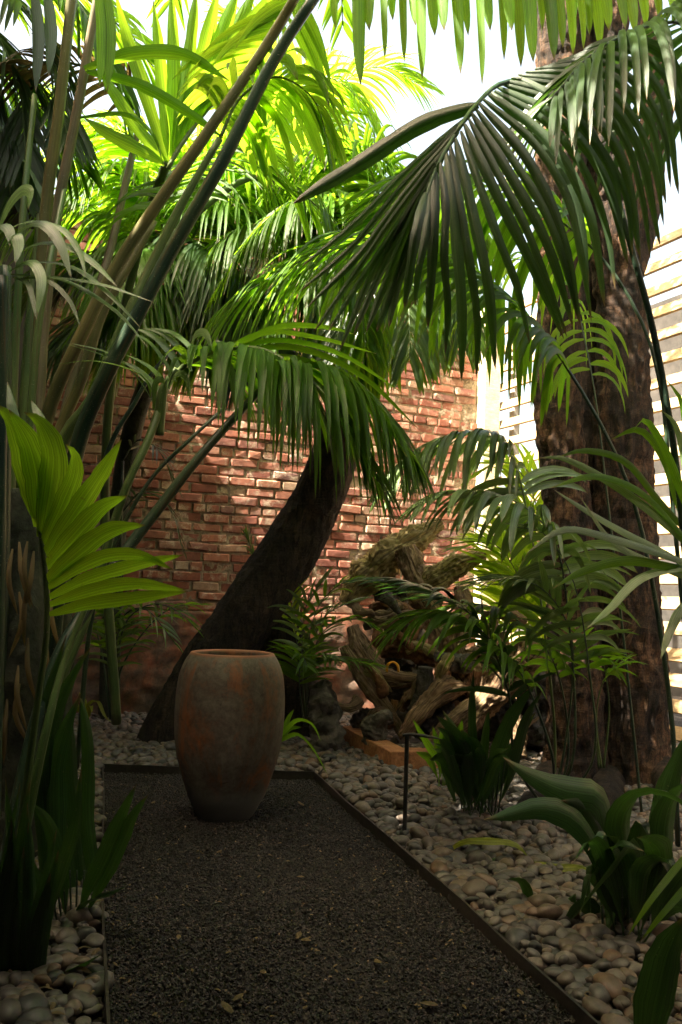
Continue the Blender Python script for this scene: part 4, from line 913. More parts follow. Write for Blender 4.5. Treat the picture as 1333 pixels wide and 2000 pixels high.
# crownlet at far left with glossy arching leaflets
cl = empty('small_palm', G(10, 1600), 'palm crown at the left edge with glossy arching leaflets coloured pale to look lit', 'palm')
cane([(-15, 1600, 3.0), (0, 1000, 3.0), (5, 700, 3.0), (5, 540, 3.0)], [30, 28, 24, 22], S_DARK, cl)
for pts, W in [
 ([(0, 440, 3.0), (20, 395, 2.98), (45, 370, 2.95), (58, 375, 2.93), (55, 410, 2.9)], .05), ([(-20, 470, 3.0), (0, 440, 2.97), (18, 450, 2.93), (20, 480, 2.9)], .045),
 ([(0, 520, 3.0), (12, 480, 2.95), (30, 460, 2.9), (36, 480, 2.88), (30, 515, 2.85)], .05), ([(10, 510, 3.0), (40, 450, 2.95), (80, 435, 2.9), (115, 470, 2.85), (140, 545, 2.8)], .045),
 ([(15, 520, 3.0), (60, 480, 2.95), (120, 475, 2.9), (180, 510, 2.85), (230, 560, 2.8)], .042), ([(20, 528, 3.0), (70, 512, 2.95), (140, 520, 2.9), (210, 570, 2.8), (275, 640, 2.75)], .03),
 ([(20, 530, 3.0), (60, 510, 2.9), (80, 540, 2.85), (72, 620, 2.8)], .04), ([(25, 540, 3.0), (55, 555, 2.9), (68, 600, 2.85), (72, 625, 2.8)], .02),
 ([(22, 535, 3.0), (100, 540, 2.9), (200, 555, 2.8), (300, 590, 2.7)], .022), ([(30, 545, 3.0), (90, 545, 2.9), (135, 585, 2.85), (158, 640, 2.8)], .02),
 ([(0, 455, 3.0), (60, 432, 2.95), (120, 445, 2.9), (155, 490, 2.85), (168, 540, 2.8)], .035), ([(22, 536, 3.0), (120, 545, 2.9), (230, 610, 2.8), (290, 680, 2.75)], .02)]:
    blade(cl, 'leaflet', pts, W, L_PALE, tilt=random.uniform(0, .5), prof=FANP, segs=16, face=(0, -.5, .85))

# ------------------------------------------------------------------ right foreground palm (dark frond A and petioles)
rp = empty('kentia_palm', G(1345, 1700), 'palm at the right edge whose big dark frond arches across the top right', 'palm')
A = [(1345, 1150, 3.0), (1320, 900, 2.95), (1275, 640, 2.9), (1235, 490, 2.9), (1190, 335, 2.9), (1140, 225, 2.9), (1075, 165, 2.85), (990, 160, 2.75), (930, 205, 2.55), (885, 270, 2.35), (850, 335, 2.2), (825, 410, 2.1)]
Aw = PX(A); fa = tube('frond', Aw, [.013, .011, .008, .003], S_DARK, rp, sides=12, n=50)
AR = [([(832, 375), (812, 460), (790, 602)], 30), ([(852, 335), (846, 480), (836, 642)], 31), ([(872, 298), (888, 430), (902, 600), (902, 745)], 33), ([(890, 270), (925, 420), (956, 570), (968, 722)], 32),
      ([(907, 242), (965, 370), (1040, 520), (1102, 662)], 31), ([(922, 222), (995, 340), (1070, 480), (1120, 640)], 31), ([(937, 202), (1030, 310), (1095, 450), (1135, 640)], 30), ([(955, 185), (1065, 268), (1145, 400), (1182, 600)], 30),
      ([(972, 170), (1090, 232), (1180, 345), (1228, 520)], 28), ([(990, 158), (1120, 198), (1210, 300), (1252, 510)], 28), ([(1012, 147), (1150, 172), (1238, 270), (1290, 482)], 27), ([(1045, 135), (1170, 138), (1262, 225), (1302, 400)], 26),
      ([(1090, 120), (1200, 108), (1284, 170), (1326, 380)], 25), ([(1140, 100), (1220, 80), (1300, 110), (1345, 260)], 24), ([(1010, 150), (1100, 210), (1190, 330), (1215, 470)], 22), ([(960, 180), (1040, 260), (1120, 390), (1150, 560)], 22)]
AL = [([(935, 205), (830, 240), (700, 320), (572, 398)], 34), ([(925, 220), (800, 330), (690, 440), (590, 520)], 15), ([(915, 230), (790, 360), (690, 480), (585, 570)], 14), ([(905, 242), (790, 380), (700, 500), (600, 600)], 15), ([(897, 258), (780, 410), (690, 540), (612, 650)], 14),
      ([(888, 268), (790, 420), (710, 540), (640, 650)], 14), ([(880, 282), (790, 430), (725, 540), (662, 690)], 15), ([(870, 300), (800, 425), (740, 540), (690, 655)], 17), ([(860, 318), (800, 440), (750, 560), (715, 650)], 18), ([(848, 340), (808, 440), (770, 550), (735, 650)], 22), ([(838, 365), (815, 450), (775, 560), (760, 640)], 22)]
def rd(x, y): 
    k = min(range(len(A)), key=lambda i: (A[i][0] - x) ** 2 + (A[i][1] - y) ** 2); return A[k][2]
AR2 = []
for q0, q1 in zip(AR[:13], AR[1:14]):
    AR2.append((q0[0], q0[1] * .66))
    m0, m1 = spline([(x, y, 0) for x, y in q0[0]], 5), spline([(x, y, 0) for x, y in q1[0]], 5); mm_ = (m0 + m1) / 2
    mm_[3:, 1] += random.uniform(-25, 12); AR2.append(([(p_[0] + random.uniform(-4, 4), p_[1]) for p_ in mm_], q0[1] * .52))
for grp, sg_ in ((AR2 + AR[13:], 1), (AL, -1)):
    for pl_, wpx in grp:
        d0 = rd(*pl_[0]); m_ = len(pl_)
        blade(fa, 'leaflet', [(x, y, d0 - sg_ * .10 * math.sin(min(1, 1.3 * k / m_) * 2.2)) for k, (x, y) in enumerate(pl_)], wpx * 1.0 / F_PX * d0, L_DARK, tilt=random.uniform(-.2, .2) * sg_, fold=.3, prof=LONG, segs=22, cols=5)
B = [(1480, 700, 2.9), (1450, 300, 2.9), (1400, 90, 2.9), (1330, 45, 2.9), (1240, 60, 2.8), (1150, 110, 2.7), (1080, 190, 2.6)]
frond(rp, B, n=30, L=.72, W=.034, t0=.45, prof=LONG, a0=70, a1=30, droop=1.9, mat=L_DARK, stem=S_DARK, r=(.012, .003), segs=11, tipL=.5, fold=.3)
frond(rp, [(1345, 1300, 3.2), (1306, 900, 3.2), (1294, 778, 3.2), (1261, 645, 3.25), (1188, 518, 3.3), (1102, 436, 3.35), (1020, 385, 3.4), (920, 360, 3.5), (810, 380, 3.6), (720, 440, 3.7)], n=34, L=.60, W=.042, t0=.60, droop=2.0, prof=LONG, mat=L_MID, stem=S_DARK, r=(.010, .002))
rp2 = empty('kentia_palm', G(1260, 1600), 'palm in front of the twin trunks whose long stem leans left to a green frond', 'palm')
frond(rp2, [(1325, 1665, 3.6), (1312, 1400, 3.6), (1250, 1020, 3.6), (1200, 880, 3.65), (1105, 713, 3.75), (1055, 645, 3.8), (960, 550, 3.95), (880, 500, 4.1), (770, 475, 4.2), (640, 490, 4.2), (520, 545, 4.15), (440, 610, 4.1)], n=76, L=.78, W=.036, t0=.50, droop=1.9, prof=LONG, mat=L_MID, stem=S_DARK, r=(.012, .002))
frond(rp2, [(1255, 1602, 4.2), (1240, 1450, 4.2), (1190, 1000, 4.3), (1150, 700, 4.4), (1100, 540, 4.5), (1020, 500, 4.5), (950, 540, 4.5), (900, 620, 4.4)], n=24, L=.42, W=.036, t0=.62, droop=7, mat=L_LITE, stem=S_DARK, r=(.008, .002), indiv=False)

# ------------------------------------------------------------------ fringe across the top
tp = empty('overhead_palm', P(1000, -300, 3.4), 'frond hanging its bright backlit leaflets down from the top edge of the photo', 'palm')
fr = tube('frond', PX([(1450, -130, 3.4), (1250, -110, 3.3), (1050, -100, 3.25), (860, -105, 3.2), (700, -90, 3.1), (600, -60, 3.1)]), [.010, .008, .003], S_GREEN, tp, sides=8, n=24)
random.seed(44)
tips = [(588, 60), (612, 20), (655, 55), (705, 168), (722, 60), (752, 118), (768, 40), (790, 122), (812, 50), (825, 155), (850, 70), (868, 60), (900, 145), (915, 70), (942, 168), (958, 60), (985, 118), (1000, 60), (1018, 132), (1030, 70), (1042, 122), (1060, 60), (1083, 118), (1100, 95), (1120, 110), (1140, 100), (1152, 70), (1172, 96), (1190, 60), (1222, 58), (1240, 66), (1262, 55), (1290, 50), (1320, 42)]
for x, y in tips:
    dx = (1000 - x) * -.10 + random.uniform(-12, 12); d_ = random.uniform(3.0, 3.4)
    blade(fr, 'leaflet', [(x - 40 - dx * .5, -115, d_ + .1), (x - 14 - dx * .3, -60, d_), (x - 3, y * .5 - 10, d_ - .03), (x, y, d_ - .04)], random.uniform(.040, .055), L_LITE if random.random() < .8 else L_MID, tilt=random.uniform(-.7, .7), fold=.3, prof=LONG, segs=12)
frond(tp, [(1250, -180, 4.3), (1100, -120, 4.2), (1000, -90, 4.1), (900, -100, 4.0)], n=10, L=.50, W=.05, t0=.02, a0=70, a1=50, droop=5, lift=-.5, mat=L_MID, stem=S_GREEN, r=(.01, .003), indiv=False)
tube('trunk', [P(1480, -300, 3.8), P(1500, 200, 3.9), P(1520, 900, 4.0), G(1560, 1700)], [.05, .06, .07, .08], PALMT, tp, sides=16, n=30)

# ------------------------------------------------------------------ upper left backlit fronds
ul = empty('tall_palm', G(228, 1412), 'tall palm behind the canes with broad backlit fronds filling the upper left', 'palm')
cane([(228, 1412, 5.9), (205, 1000, 5.4), (225, 700, 4.8), (290, 420, 4.3), (328, 315, 3.9)], [22, 22, 20, 16, 14], S_GREEN, ul)
fr = tube('frond', PX([(328, 330, 3.9), (350, 290, 3.9), (400, 220, 3.9), (450, 165, 3.9), (520, 110, 3.85)]), [.012, .01, .005], S_GREEN, ul, sides=8, n=20)
ups = [((330, 312), (318, 160), (300, 0)), ((333, 305), (340, 150), (335, -30)), ((338, 300), (365, 150), (385, -30)), ((345, 290), (390, 140), (430, -30)), ((355, 275), (410, 130), (470, -30)),
       ((370, 255), (430, 120), (505, -30)), ((390, 230), (450, 110), (545, -30)), ((410, 205), (480, 100), (590, -10)), ((327, 318), (290, 200), (245, 60), (225, -20)), ((326, 318), (262, 240), (190, 130)),
       ((322, 320), (270, 290), (210, 260), (165, 230))]
for i, u_ in enumerate(ups):
    blade(fr, 'leaflet', [(x, y, 3.9 - .08 * k) for k, (x, y) in enumerate(u_)], .085 if 2 < i < 8 else .065, L_LITE, tilt=random.uniform(-.3, .3), fold=.15, prof=STRAP, segs=14, cols=5)
for pts, W in (([(165, 135, 3.5), (260, 105, 3.5), (360, 108, 3.5), (450, 158, 3.5)], .06), ([(170, 140, 3.5), (270, 165, 3.5), (360, 215, 3.5), (440, 272, 3.5)], .05),
               ([(150, 230, 3.6), (250, 225, 3.6), (300, 265, 3.6), (320, 325, 3.6)], .022)):
    blade(fr, 'leaflet', pts, W, L_MID, tilt=.2, fold=.2, prof=STRAP, segs=16, cols=5)
for x, b0, L_ in ((75, 180, 190), (100, 150, 170), (200, 170, 200), (215, 180, 230)):
    blade(fr, 'leaflet', [(x - 10, -30, 3.3), (x, 60, 3.3), (x - 5, b0, 3.3)], .05, L_DARK if x < 150 else L_LITE, tilt=.2, prof=STRAP)
frond(ul, [(275, 240, 4.4), (255, 190, 4.4), (190, 140, 4.3), (100, 120, 4.2), (0, 150, 4.1), (-60, 200, 4.0)], n=26, L=.45, W=.035, t0=.1, droop=1.6, mat=L_OLD, indiv=False)
dk = empty('corner_palm', G(-60, 1500), 'dark palm fronds filling the top left corner above the tall canes', 'palm')
tube('trunk', [G(-160, 1500), P(-160, 900, 4.2), P(-140, 300, 4.3), P(-90, -60, 4.3)], [.07, .06, .05, .04], PALMT, dk, sides=14, n=24)
for pts, mt in (([(-90, -60, 4.3), (20, -90, 4.2), (130, -20, 4.1), (210, 110, 4.0), (250, 230, 4.0)], L_MID), ([(-90, -60, 4.3), (-20, -40, 4.2), (60, 30, 4.1), (110, 140, 4.1), (130, 260, 4.0)], L_DARK), ([(-90, -60, 4.3), (-60, 0, 4.3), (0, 80, 4.2), (40, 180, 4.2), (50, 300, 4.2)], L_DARK),
                ([(-90, -40, 4.4), (-40, 100, 4.4), (10, 240, 4.4), (20, 380, 4.4)], L_DARK), ([(-90, -60, 4.5), (60, -60, 4.6), (200, 20, 4.7), (300, 130, 4.8)], L_LITE), ([(-90, 60, 4.4), (-10, 130, 4.5), (90, 220, 4.6), (160, 330, 4.7)], L_MID)):
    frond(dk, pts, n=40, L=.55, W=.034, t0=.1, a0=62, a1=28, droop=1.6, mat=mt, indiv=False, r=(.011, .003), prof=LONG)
frond(ul, [(590, -40, 3.5), (560, 40, 3.6), (500, 110, 3.7), (430, 200, 3.9)], n=14, L=.5, W=.05, t0=.05, droop=2.0, mat=L_LITE, indiv=True)

# ------------------------------------------------------------------ fronds of the leaning tree's crown and the screen of fronds by the wall
cr = empty('leafy_palm', G(560, 1400), 'palm by the brick wall with yellow green backlit fronds in the centre top', 'palm')
cane([(560, 1400, 7.0), (600, 1000, 6.9), (650, 750, 6.75), (600, 500, 6.6)], [16, 16, 14, 12], S_GREEN, cr)
E = [
 ([(600, 520, 6.4), (560, 330, 6.3), (570, 200, 6.2), (630, 150, 6.1), (700, 190, 6.0), (760, 290, 5.9)], L_LITE, .75), 
 ([(600, 520, 6.4), (580, 400, 6.2), (620, 300, 6.1), (700, 290, 6.0), (800, 350, 5.9), (870, 440, 5.8)], L_LITE, .8),
 ([(600, 520, 6.6), (600, 300, 6.6), (650, 180, 6.6), (740, 130, 6.6), (830, 170, 6.6)], L_LITE, .7), ([(600, 520, 6.6), (560, 250, 6.7), (520, 100, 6.7), (440, 30, 6.7)], L_LITE, .8), ([(600, 520, 6.5), (530, 380, 6.4), (480, 280, 6.3), (420, 260, 6.2), (340, 320, 6.1)], L_LITE, .75),
 ([(600, 520, 6.3), (650, 420, 6.1), (740, 400, 5.9), (830, 450, 5.8), (900, 540, 5.7)], L_MID, .8),
 ([(600, 540, 6.3), (560, 460, 6.0), (500, 440, 5.8), (430, 470, 5.6), (380, 560, 5.5)], L_MID, .75),
 ([(620, 560, 6.4), (700, 520, 6.2), (800, 560, 6.0), (880, 650, 5.9)], L_MID, .8),
 ([(600, 540, 6.3), (600, 470, 6.0), (640, 400, 5.5), (720, 390, 5.2)], L_LITE, .7)]
for i, (pts, mt, L_) in enumerate(E): frond(cr, pts, n=60, L=L_, W=.036, t0=.2, a0=60, a1=25, droop=1.8, mat=mt, indiv=(i in (1, 3, 5) and False) or i in (1, 3), r=(.012, .003))
frond(kc, [(550, 360, 4.65), (600, 385, 4.65), (660, 450, 4.6), (700, 560, 4.5), (715, 680, 4.5)], n=46, L=.6, W=.032, t0=.02, droop=2.8, mat=L_MID, indiv=True)
frond(kc, [(430, 270, 3.6), (470, 190, 3.6), (540, 150, 3.6), (610, 190, 3.6), (640, 270, 3.6)], n=26, L=.52, W=.045, t0=.05, droop=2.5, prof=LONG, mat=L_LITE, indiv=True)
frond(kc, [(300, 430, 3.9), (330, 360, 4.0), (400, 300, 4.2), (480, 300, 4.4), (540, 360, 4.5)], n=30, L=.55, W=.038, t0=.05, droop=2.3, mat=L_MID, indiv=True)
lc = empty('dark_palm', G(735, 1420), 'dark dense palm crown spreading over the top of the leaning trunk', 'palm')
tube('trunk', PX([(725, 640, 6.25), (740, 560, 6.2), (742, 500, 6.1)]), [.07, .06, .05], PALMT, lc, sides=16, n=14)
H0 = (742, 500, 6.1)
for i, pts in enumerate([[H0, (690, 400, 5.8), (600, 380, 5.5), (500, 450, 5.3), (430, 560, 5.2)], [H0, (700, 450, 5.7), (630, 470, 5.4), (560, 560, 5.2), (520, 660, 5.1)], [H0, (730, 450, 5.6), (700, 500, 5.3), (670, 600, 5.1), (655, 700, 5.0)],
    [H0, (735, 540, 5.7), (715, 640, 5.5), (690, 760, 5.4)], [H0, (700, 530, 5.6), (650, 620, 5.4), (600, 720, 5.3), (575, 800, 5.3)],
    [H0, (790, 440, 5.8), (850, 480, 5.6), (890, 580, 5.4), (900, 660, 5.3)], [H0, (770, 450, 5.6), (790, 520, 5.3), (800, 620, 5.1), (800, 700, 5.0)], [H0, (680, 420, 6.3), (590, 430, 6.4), (500, 520, 6.4), (440, 640, 6.4)],
    [H0, (820, 400, 6.2), (900, 420, 6.2), (960, 500, 6.2)], [H0, (660, 470, 5.9), (580, 540, 5.7), (540, 640, 5.6)], [H0, (740, 380, 5.9), (700, 300, 5.8), (620, 290, 5.7), (540, 350, 5.6)]]):
    frond(lc, pts, n=60, L=.72, W=.034, t0=.12, a0=62, a1=25, droop=2.2, mat=(L_MID, L_MID, L_DARK, L_MID, L_LITE)[i % 5], indiv=i in (1, 4), r=(.012, .003), prof=LONG)
# dense screen, left centre
bp = empty('bushy_palm', G(212, 1405), 'dense dark palm between the canes and the brick wall in the left centre', 'palm')
cane([(212, 1405, 6.6), (222, 1150, 6.6), (250, 880, 6.5), (310, 680, 6.3), (342, 560, 6.2), (342, 480, 6.2)], [40, 38, 38, 40, 40, 34], PALMT, bp, name='trunk')
Q = [([(345, 570, 6.0), (410, 560, 5.7), (455, 630, 5.5), (470, 730, 5.4)], L_DARK), ([(345, 600, 6.0), (330, 560, 5.8), (290, 590, 5.6), (260, 680, 5.5)], L_MID), ([(345, 560, 6.2), (380, 540, 6.0), (400, 600, 5.8), (395, 700, 5.7)], L_MID), ([(342, 640, 6.2), (260, 590, 5.8), (170, 620, 5.5), (90, 710, 5.3)], L_DARK), ([(342, 640, 6.2), (420, 590, 5.8), (500, 620, 5.5), (570, 720, 5.3)], L_DARK), ([(342, 600, 6.3), (240, 520, 6.2), (120, 520, 6.1), (20, 600, 6.0)], L_MID), ([(342, 620, 6.0), (300, 560, 5.6), (240, 600, 5.3), (200, 700, 5.2)], L_MID), ([(342, 560, 6.3), (220, 430, 6.3), (90, 400, 6.2), (-20, 450, 6.1)], L_MID), ([(340, 520, 6.2), (300, 400, 6.0), (230, 340, 5.8), (150, 360, 5.6), (80, 450, 5.5)], L_MID), ([(340, 520, 6.2), (330, 400, 6.0), (290, 300, 5.8), (220, 250, 5.6), (130, 280, 5.5)], L_LITE),
     ([(340, 540, 6.2), (400, 430, 6.0), (470, 400, 5.8), (540, 450, 5.7), (580, 550, 5.6)], L_MID), ([(340, 540, 6.2), (280, 480, 6.0), (210, 480, 5.8), (140, 540, 5.6)], L_DARK),
     ([(340, 540, 6.2), (360, 470, 5.9), (420, 500, 5.6), (470, 580, 5.4), (490, 650, 5.3)], L_DARK), ([(340, 540, 6.2), (310, 480, 5.8), (260, 500, 5.4), (230, 580, 5.2)], L_MID),
     ([(340, 520, 6.2), (360, 380, 6.1), (420, 300, 6.0), (500, 300, 5.9)], L_LITE), ([(340, 520, 6.4), (250, 380, 6.4), (150, 230, 6.4), (60, 170, 6.3)], L_LITE),
     ([(340, 560, 6.2), (400, 520, 5.9), (460, 540, 5.6), (520, 620, 5.4), (540, 690, 5.3)], L_DARK), ([(340, 500, 6.2), (380, 420, 6.0), (470, 350, 5.9), (560, 400, 5.8)], L_MID)]
for i, (pts, mt) in enumerate(Q): frond(bp, pts, n=58, L=.75, W=.036, t0=.16, a0=62, a1=25, droop=1.8, mat=mt, indiv=i in (0, 3), r=(.014, .003))

# ------------------------------------------------------------------ mid right palms in front of the driftwood and fence
mp = empty('arching_palm', G(1000, 1520), 'slender palm right of the driftwood with grey green fronds arching left', 'palm')
frond(mp, [(1070, 1588, 4.25), (1085, 1480, 4.3), (1060, 1200, 4.3), (1030, 1000, 4.35), (995, 880, 4.4), (960, 851, 4.4), (900, 845, 4.35), (840, 865, 4.3), (790, 905, 4.25), (760, 950, 4.2)], n=34, L=.52, W=.046, t0=.60, a0=66, a1=35, droop=3.0, prof=LONG, mat=L_PALE, stem=S_GREEN, r=(.008, .002))
frond(mp, [(1070, 1588, 4.25), (1120, 1480, 4.0), (1110, 1200, 4.0), (1085, 1060, 4.0), (1040, 1000, 4.0), (980, 968, 4.0), (920, 960, 3.95), (865, 962, 3.9), (820, 985, 3.85)], n=28, L=.44, W=.048, t0=.54, a0=68, a1=35, droop=3.2, prof=LONG, mat=L_PALE, stem=S_DARK, r=(.008, .002))
frond(mp, [(1070, 1588, 4.25), (1005, 1480, 4.0), (996, 1363, 4.0), (967, 1275, 4.0), (936, 1215, 4.0), (905, 1188, 4.0), (867, 1165, 3.95), (829, 1148, 3.9), (770, 1132, 3.85), (720, 1135, 3.8)], n=30, L=.40, W=.036, t0=.42, a0=55, a1=22, droop=1.8, mat=L_BROAD, stem=S_DARK, r=(.008, .002))
frond(mp, [(1070, 1588, 4.25), (1080, 1480, 3.9), (1040, 1360, 3.9), (1018, 1315, 3.9), (970, 1262, 3.9), (920, 1215, 3.88), (860, 1195, 3.85), (800, 1210, 3.8), (760, 1250, 3.8)], n=26, L=.42, W=.038, t0=.5, a0=60, a1=25, droop=2.8, mat=L_MID, stem=S_DARK, r=(.008, .002))
frond(mp, [(1070, 1588, 4.25), (1110, 1480, 4.2), (1085, 1300, 4.2), (1046, 1243, 4.2), (1002, 1205, 4.2), (955, 1184, 4.15), (900, 1182, 4.1), (850, 1200, 4.1)], n=22, L=.40, W=.038, t0=.45, a0=66, a1=30, droop=2.6, mat=L_MID, stem=S_DARK, r=(.007, .002), sides=(1, -1))
frond(mp, [(1070, 1588, 4.25), (1100, 1480, 4.1), (1120, 1300, 4.1), (1110, 1220, 4.0), (1060, 1150, 3.95), (1000, 1130, 3.9), (930, 1140, 3.85)], n=18, L=.40, W=.038, t0=.5, a0=50, a1=25, droop=2.0, mat=L_PALE, stem=S_DARK, r=(.007, .002))
# right extension: leaflets that arch over with pale backs
frond(mp, [(1070, 1588, 4.25), (1160, 1480, 3.9), (1150, 1300, 3.9), (1125, 1150, 3.9), (1095, 1080, 3.9), (1060, 1040, 3.9), (1010, 1030, 3.85)], n=12, L=.34, W=.036, t0=.6, a0=75, a1=60, droop=3.6, mat=L_PALE, stem=S_DARK, r=(.007, .002), lift=.5)
lp = empty('backlit_palm', G(1020, 1440), 'bright green backlit palm close to the louvred fence behind the driftwood', 'palm')
for pts in ([(1020, 1430, 6.4), (1015, 1200, 6.3), (1030, 1020, 6.2), (1060, 920, 6.1), (1110, 880, 6.0)], [(1040, 1430, 6.4), (1050, 1200, 6.3), (1060, 1060, 6.2), (1030, 940, 6.1), (980, 900, 6.0), (930, 930, 6.0)],
            [(1030, 1430, 6.3), (1035, 1240, 6.2), (1010, 1120, 6.1), (960, 1060, 6.0), (900, 1070, 5.9)], [(1000, 1430, 6.4), (1000, 1250, 6.4), (985, 1150, 6.3), (1000, 1060, 6.3), (1040, 1010, 6.2)], [(1045, 1430, 6.1), (1065, 1250, 6.1), (1090, 1150, 6.0), (1140, 1090, 6.0)]):
    frond(lp, pts, n=22, L=.50, W=.045, t0=.42, a0=45, a1=25, droop=1.5, mat=L_LITE, stem=S_GREEN, r=(.009, .003), lift=.2)
# fronds entering from the right edge
re = empty('reed_palm', G(1330, 1640), 'palm off the right edge sending long narrow leaflets left across the trunks', 'palm')
for pts in (
 [(1400, 1080, 3.0), (1333, 1000, 3.0), (1300, 900, 3.0), (1250, 840, 2.95), (1190, 860, 2.9)], [(1400, 1100, 3.0), (1290, 980, 3.0), (1220, 900, 2.95), (1140, 880, 2.9), (1085, 895, 2.85)], [(1400, 1120, 2.95), (1320, 1040, 2.9), (1220, 960, 2.9), (1100, 895, 2.85), (1050, 895, 2.8)],
 [(1400, 1130, 2.9), (1320, 1030, 2.9), (1250, 960, 2.9), (1160, 930, 2.85), (1070, 955, 2.8)], [(1400, 1140, 2.8), (1300, 1080, 2.8), (1220, 1040, 2.8), (1150, 1000, 2.8), (1080, 955, 2.75)], [(1400, 1150, 2.8), (1300, 1110, 2.8), (1200, 1060, 2.75), (1130, 965, 2.7)],
 [(1400, 1130, 2.7), (1300, 1105, 2.7), (1220, 1095, 2.7), (1130, 1120, 2.65), (1080, 1150, 2.6)], [(1400, 1120, 2.7), (1300, 1085, 2.7), (1190, 1050, 2.7), (1100, 1035, 2.65), (1030, 1080, 2.6)], [(1400, 1110, 2.7), (1320, 1110, 2.7), (1250, 1130, 2.7), (1190, 1190, 2.65), (1145, 1228, 2.6)],
 [(1400, 1100, 2.9), (1340, 980, 2.9), (1300, 880, 2.85), (1260, 820, 2.8), (1235, 845, 2.75)], [(1400, 1090, 2.9), (1350, 950, 2.9), (1320, 830, 2.9), (1290, 800, 2.85)], [(1400, 1160, 2.8), (1340, 1180, 2.8), (1310, 1230, 2.75), (1290, 1290, 2.7)], [(1400, 1100, 2.9), (1350, 900, 2.9), (1330, 780, 2.9), (1300, 740, 2.9)]):
    blade(re, 'leaflet', pts, .034, random.choice([L_MID, L_PALE, L_PALE]), tilt=random.uniform(.3, .9), prof=STRAP, segs=18)
tube('stem', [P(1400, 1090, 2.9), P(1420, 1400, 3.0), G(1440, 1750)], [.012, .014, .016], S_GREEN, re, sides=10, n=14)
# small seedlings palms
sp = empty('seedling_palm', G(1180, 1520), 'small thin stemmed palm with drooping tips at the foot of the twin trunks', 'palm')
for k, pts in enumerate(([(1170, 1500, 4.2), (1160, 1380, 4.2), (1145, 1290, 4.15), (1135, 1240, 4.1)], [(1180, 1500, 4.2), (1190, 1380, 4.2), (1180, 1300, 4.15), (1172, 1282, 4.1), (1190, 1275, 4.05)], [(1175, 1500, 4.1), (1165, 1400, 4.1), (1180, 1330, 4.1), (1220, 1290, 4.1)])):
    frond(sp, pts, n=5, L=.24, W=.03, t0=.7, a0=60, a1=30, droop=4, mat=L_MID, stem=S_GREEN, r=(.006, .002))
sp = empty('small_leafy_palm', G(600, 1430), 'small bushy palm with pale green fronds between the leaning trunk and driftwood', 'palm')
for pts, mt in (([(600, 1420, 6.0), (600, 1280, 5.95), (625, 1180, 5.9), (680, 1135, 5.85), (745, 1140, 5.8)], L_MID), ([(598, 1420, 6.0), (590, 1280, 5.95), (600, 1180, 5.9), (640, 1125, 5.9)], L_PALE), ([(600, 1420, 5.9), (605, 1300, 5.85), (640, 1225, 5.8), (700, 1210, 5.7), (745, 1235, 5.7)], L_MID),
                ([(600, 1420, 5.9), (600, 1320, 5.8), (620, 1280, 5.7), (660, 1290, 5.6)], L_PALE), ([(600, 1420, 6.0), (585, 1280, 6.0), (570, 1190, 6.0), (575, 1140, 6.0)], L_LITE), ([(600, 1420, 5.9), (610, 1300, 5.8), (680, 1290, 5.6), (740, 1300, 5.5)], L_MID),
                ([(600, 1420, 6.0), (600, 1300, 6.0), (640, 1200, 6.0), (710, 1170, 6.0)], L_PALE), ([(595, 1420, 5.8), (585, 1330, 5.7), (590, 1280, 5.6), (600, 1300, 5.5)], L_MID)):
    frond(sp, pts, n=11, L=.30, W=.032, t0=.45, a0=55, a1=25, droop=2.4, mat=mt, stem=S_DARK, r=(.006, .002), lift=.2)
sp = empty('potside_palm', G(225, 1410), 'small slim palm with drooping pale leaflets against the plastered wall base left of the pot', 'palm')
for pts, mt in (([(222, 1405, 6.2), (228, 1300, 6.1), (250, 1210, 6.0), (300, 1180, 5.9), (350, 1195, 5.8), (385, 1230, 5.8)], L_MID), ([(220, 1405, 6.2), (225, 1280, 6.1), (245, 1200, 6.0), (285, 1190, 5.9), (330, 1240, 5.8), (345, 1260, 5.8)], L_PALE), ([(218, 1405, 6.2), (215, 1280, 6.2), (230, 1180, 6.1), (260, 1140, 6.0)], L_MID),
                ([(222, 1405, 6.2), (220, 1300, 6.0), (235, 1230, 5.9), (270, 1215, 5.8)], L_PALE), ([(216, 1405, 6.2), (200, 1280, 6.2), (180, 1180, 6.1), (190, 1120, 6.1)], L_MID), ([(222, 1405, 6.2), (240, 1300, 6.2), (330, 1190, 6.1), (400, 1180, 6.1)], L_MID)):
    frond(sp, pts, n=10, L=.30, W=.03, t0=.45, a0=60, a1=30, droop=3, mat=mt, stem=S_DARK, r=(.010, .003), lift=.2)
sp = empty('wallside_palm', G(470, 1400), 'small dark fern like palm against the brick wall behind the stems', 'palm')
for pts in ([(240, 900, 6.0), (270, 860, 6.0), (310, 880, 5.9), (350, 960, 5.9)], [(240, 1000, 6.1), (280, 960, 6.0), (330, 990, 6.0), (360, 1080, 6.0)], [(500, 1100, 6.6), (490, 1070, 6.6), (480, 1040, 6.6)]):
    frond(sp, pts, n=12, L=.24, W=.02, t0=.1, a0=60, a1=30, droop=2.5, mat=L_DARK, stem=S_DARK, r=(.005, .002))
tube('stem', [P(240, 900, 6.0), P(235, 1100, 6.1), G(230, 1400)], [.012, .014, .018], S_DARK, sp, sides=10, n=14)

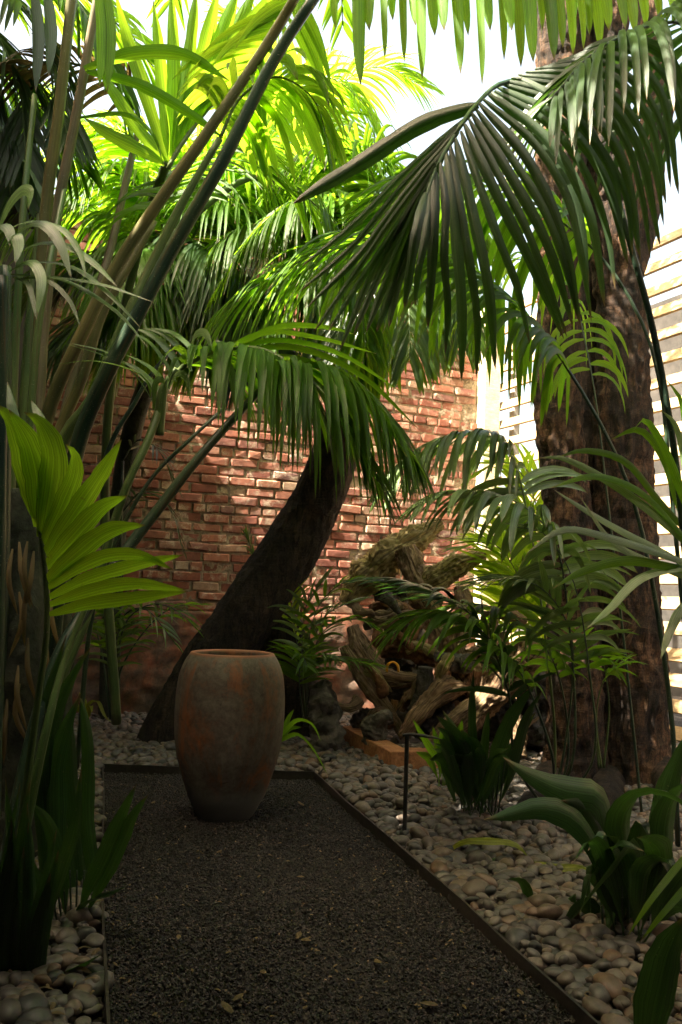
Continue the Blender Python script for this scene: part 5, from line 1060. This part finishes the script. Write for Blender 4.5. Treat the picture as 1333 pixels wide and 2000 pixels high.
# unseen upper canopy, added to shade the floor
cp_ = empty('shade_palm', (-.2, 4.4, 0), 'unseen tall palm added above the view so its fronds shade the garden floor', 'palm')
tube('trunk', [(-2.45, 2.9, 0), (-2.35, 2.9, 1.6), (-2.0, 2.9, 3.4), (-1.1, 2.9, 4.7)], [.08, .07, .06, .05], PALMT, cp_, sides=16, n=30)
random.seed(21)
for k in range(30):
    a = 2 * math.pi * k / 30 + random.uniform(-.15, .15); r_ = random.uniform(1.0, 2.4); c0 = np.array([-.3, 2.9, 4.8])
    dx, dy = math.cos(a), math.sin(a)
    if dx < -.35 and dy < .3: continue
    pts = [np.array([-1.1, 2.9, 4.7]), c0 + np.array([dx * r_ * .4, dy * r_ * .4, .5]), c0 + np.array([dx * r_ * .75, dy * r_ * .75, .35]), c0 + np.array([dx * r_, dy * r_, -.15])]
    frond(cp_, pts, n=34, L=.6, W=.05, t0=.1, droop=1.2, mat=L_MID, indiv=False, px=False, segs=6, r=(.014, .003))

# unseen crown of the twin trunk tree, added to shade the fence and floor
random.seed(9); bag = Bag()
for k in range(9):
    a = 2 * math.pi * k / 9; tube('branch', [P(1150, -150, 5.08), P(1150, -300, 5.08) + np.array([math.cos(a) * .5, math.sin(a) * .5, .5]), np.array([1.8 + math.cos(a) * 1.7, 4.8 + math.sin(a) * 1.6, 6.6 + random.uniform(-.3, .4)])], [.07, .05, .015], BARK, tree, sides=10, n=12)
for k in range(170):
    a = random.uniform(0, 6.283); rr_ = math.sqrt(random.random()); cx = np.array([1.95 + math.cos(a) * rr_ * 2.3, 4.5 + math.sin(a) * rr_ * 2.1, 6.6 + random.uniform(-.5, .9)])
    for j in range(26):
        q = cx + rng.normal(0, .17, 3); d = norm(rng.normal(0, 1, 3) + np.array([0, 0, -.4])); l = random.uniform(.12, .2)
        v_, f_, u_ = ribbon(np.array([q, q + d * l * .5, q + d * l + np.array([0, 0, -.02])]), norm(np.cross(d, [.3, .2, 1.0])), l * .45, .2, ([0, .5, 1], [.2, 1, .05])); bag.add(v_, f_, u_)
bag.out('crown', L_MID, tree)
# leaf litter on the gravel
random.seed(5)
lit = Bag()
for k in range(240):
    px_, py_ = random.uniform(210, 1050), random.uniform(1540, 1990)
    q = G(px_, py_, .012)
    if not point_in([pNL, pNR, pTR, pTL], np.array([q[0]]), np.array([q[1]]))[0]: continue
    a = random.uniform(0, 6.28); l = random.uniform(.006, .022) if k % 12 else random.uniform(.03, .05); d = np.array([math.cos(a), math.sin(a), random.uniform(-.1, .3)])
    v_, f_, u_ = ribbon(spline([q, q + d * l * .5 + np.array([0, 0, .003]), q + d * l], 4), norm(np.cross(d, [0, 0, 1.0])), l * .5, .3, STRAP); lit.add(v_, f_, u_)
for k in range(60):
    q = G(random.choice([random.uniform(700, 1300), random.uniform(20, 200)]), random.uniform(1530, 1990), .05)
    if point_in(pathfat, np.array([q[0]]), np.array([q[1]]))[0]: continue
    a = random.uniform(0, 6.28); l = random.uniform(.02, .06); d = np.array([math.cos(a), math.sin(a), random.uniform(-.1, .2)])
    v_, f_, u_ = ribbon(spline([q, q + d * l * .5 + np.array([0, 0, .006]), q + d * l], 6), norm(np.cross(d, [0, 0, 1.0])), l * random.uniform(.15, .45), .4, STRAP); lit.add(v_, f_, u_)
o = lit.out('leaf_litter', L_OLD, None, 'stuff'); tag(o, 'scattered crumbs of dry leaf on the gravel path and pebbles')
print('leaflets', leaf_count, 'objects', len(bpy.data.objects))
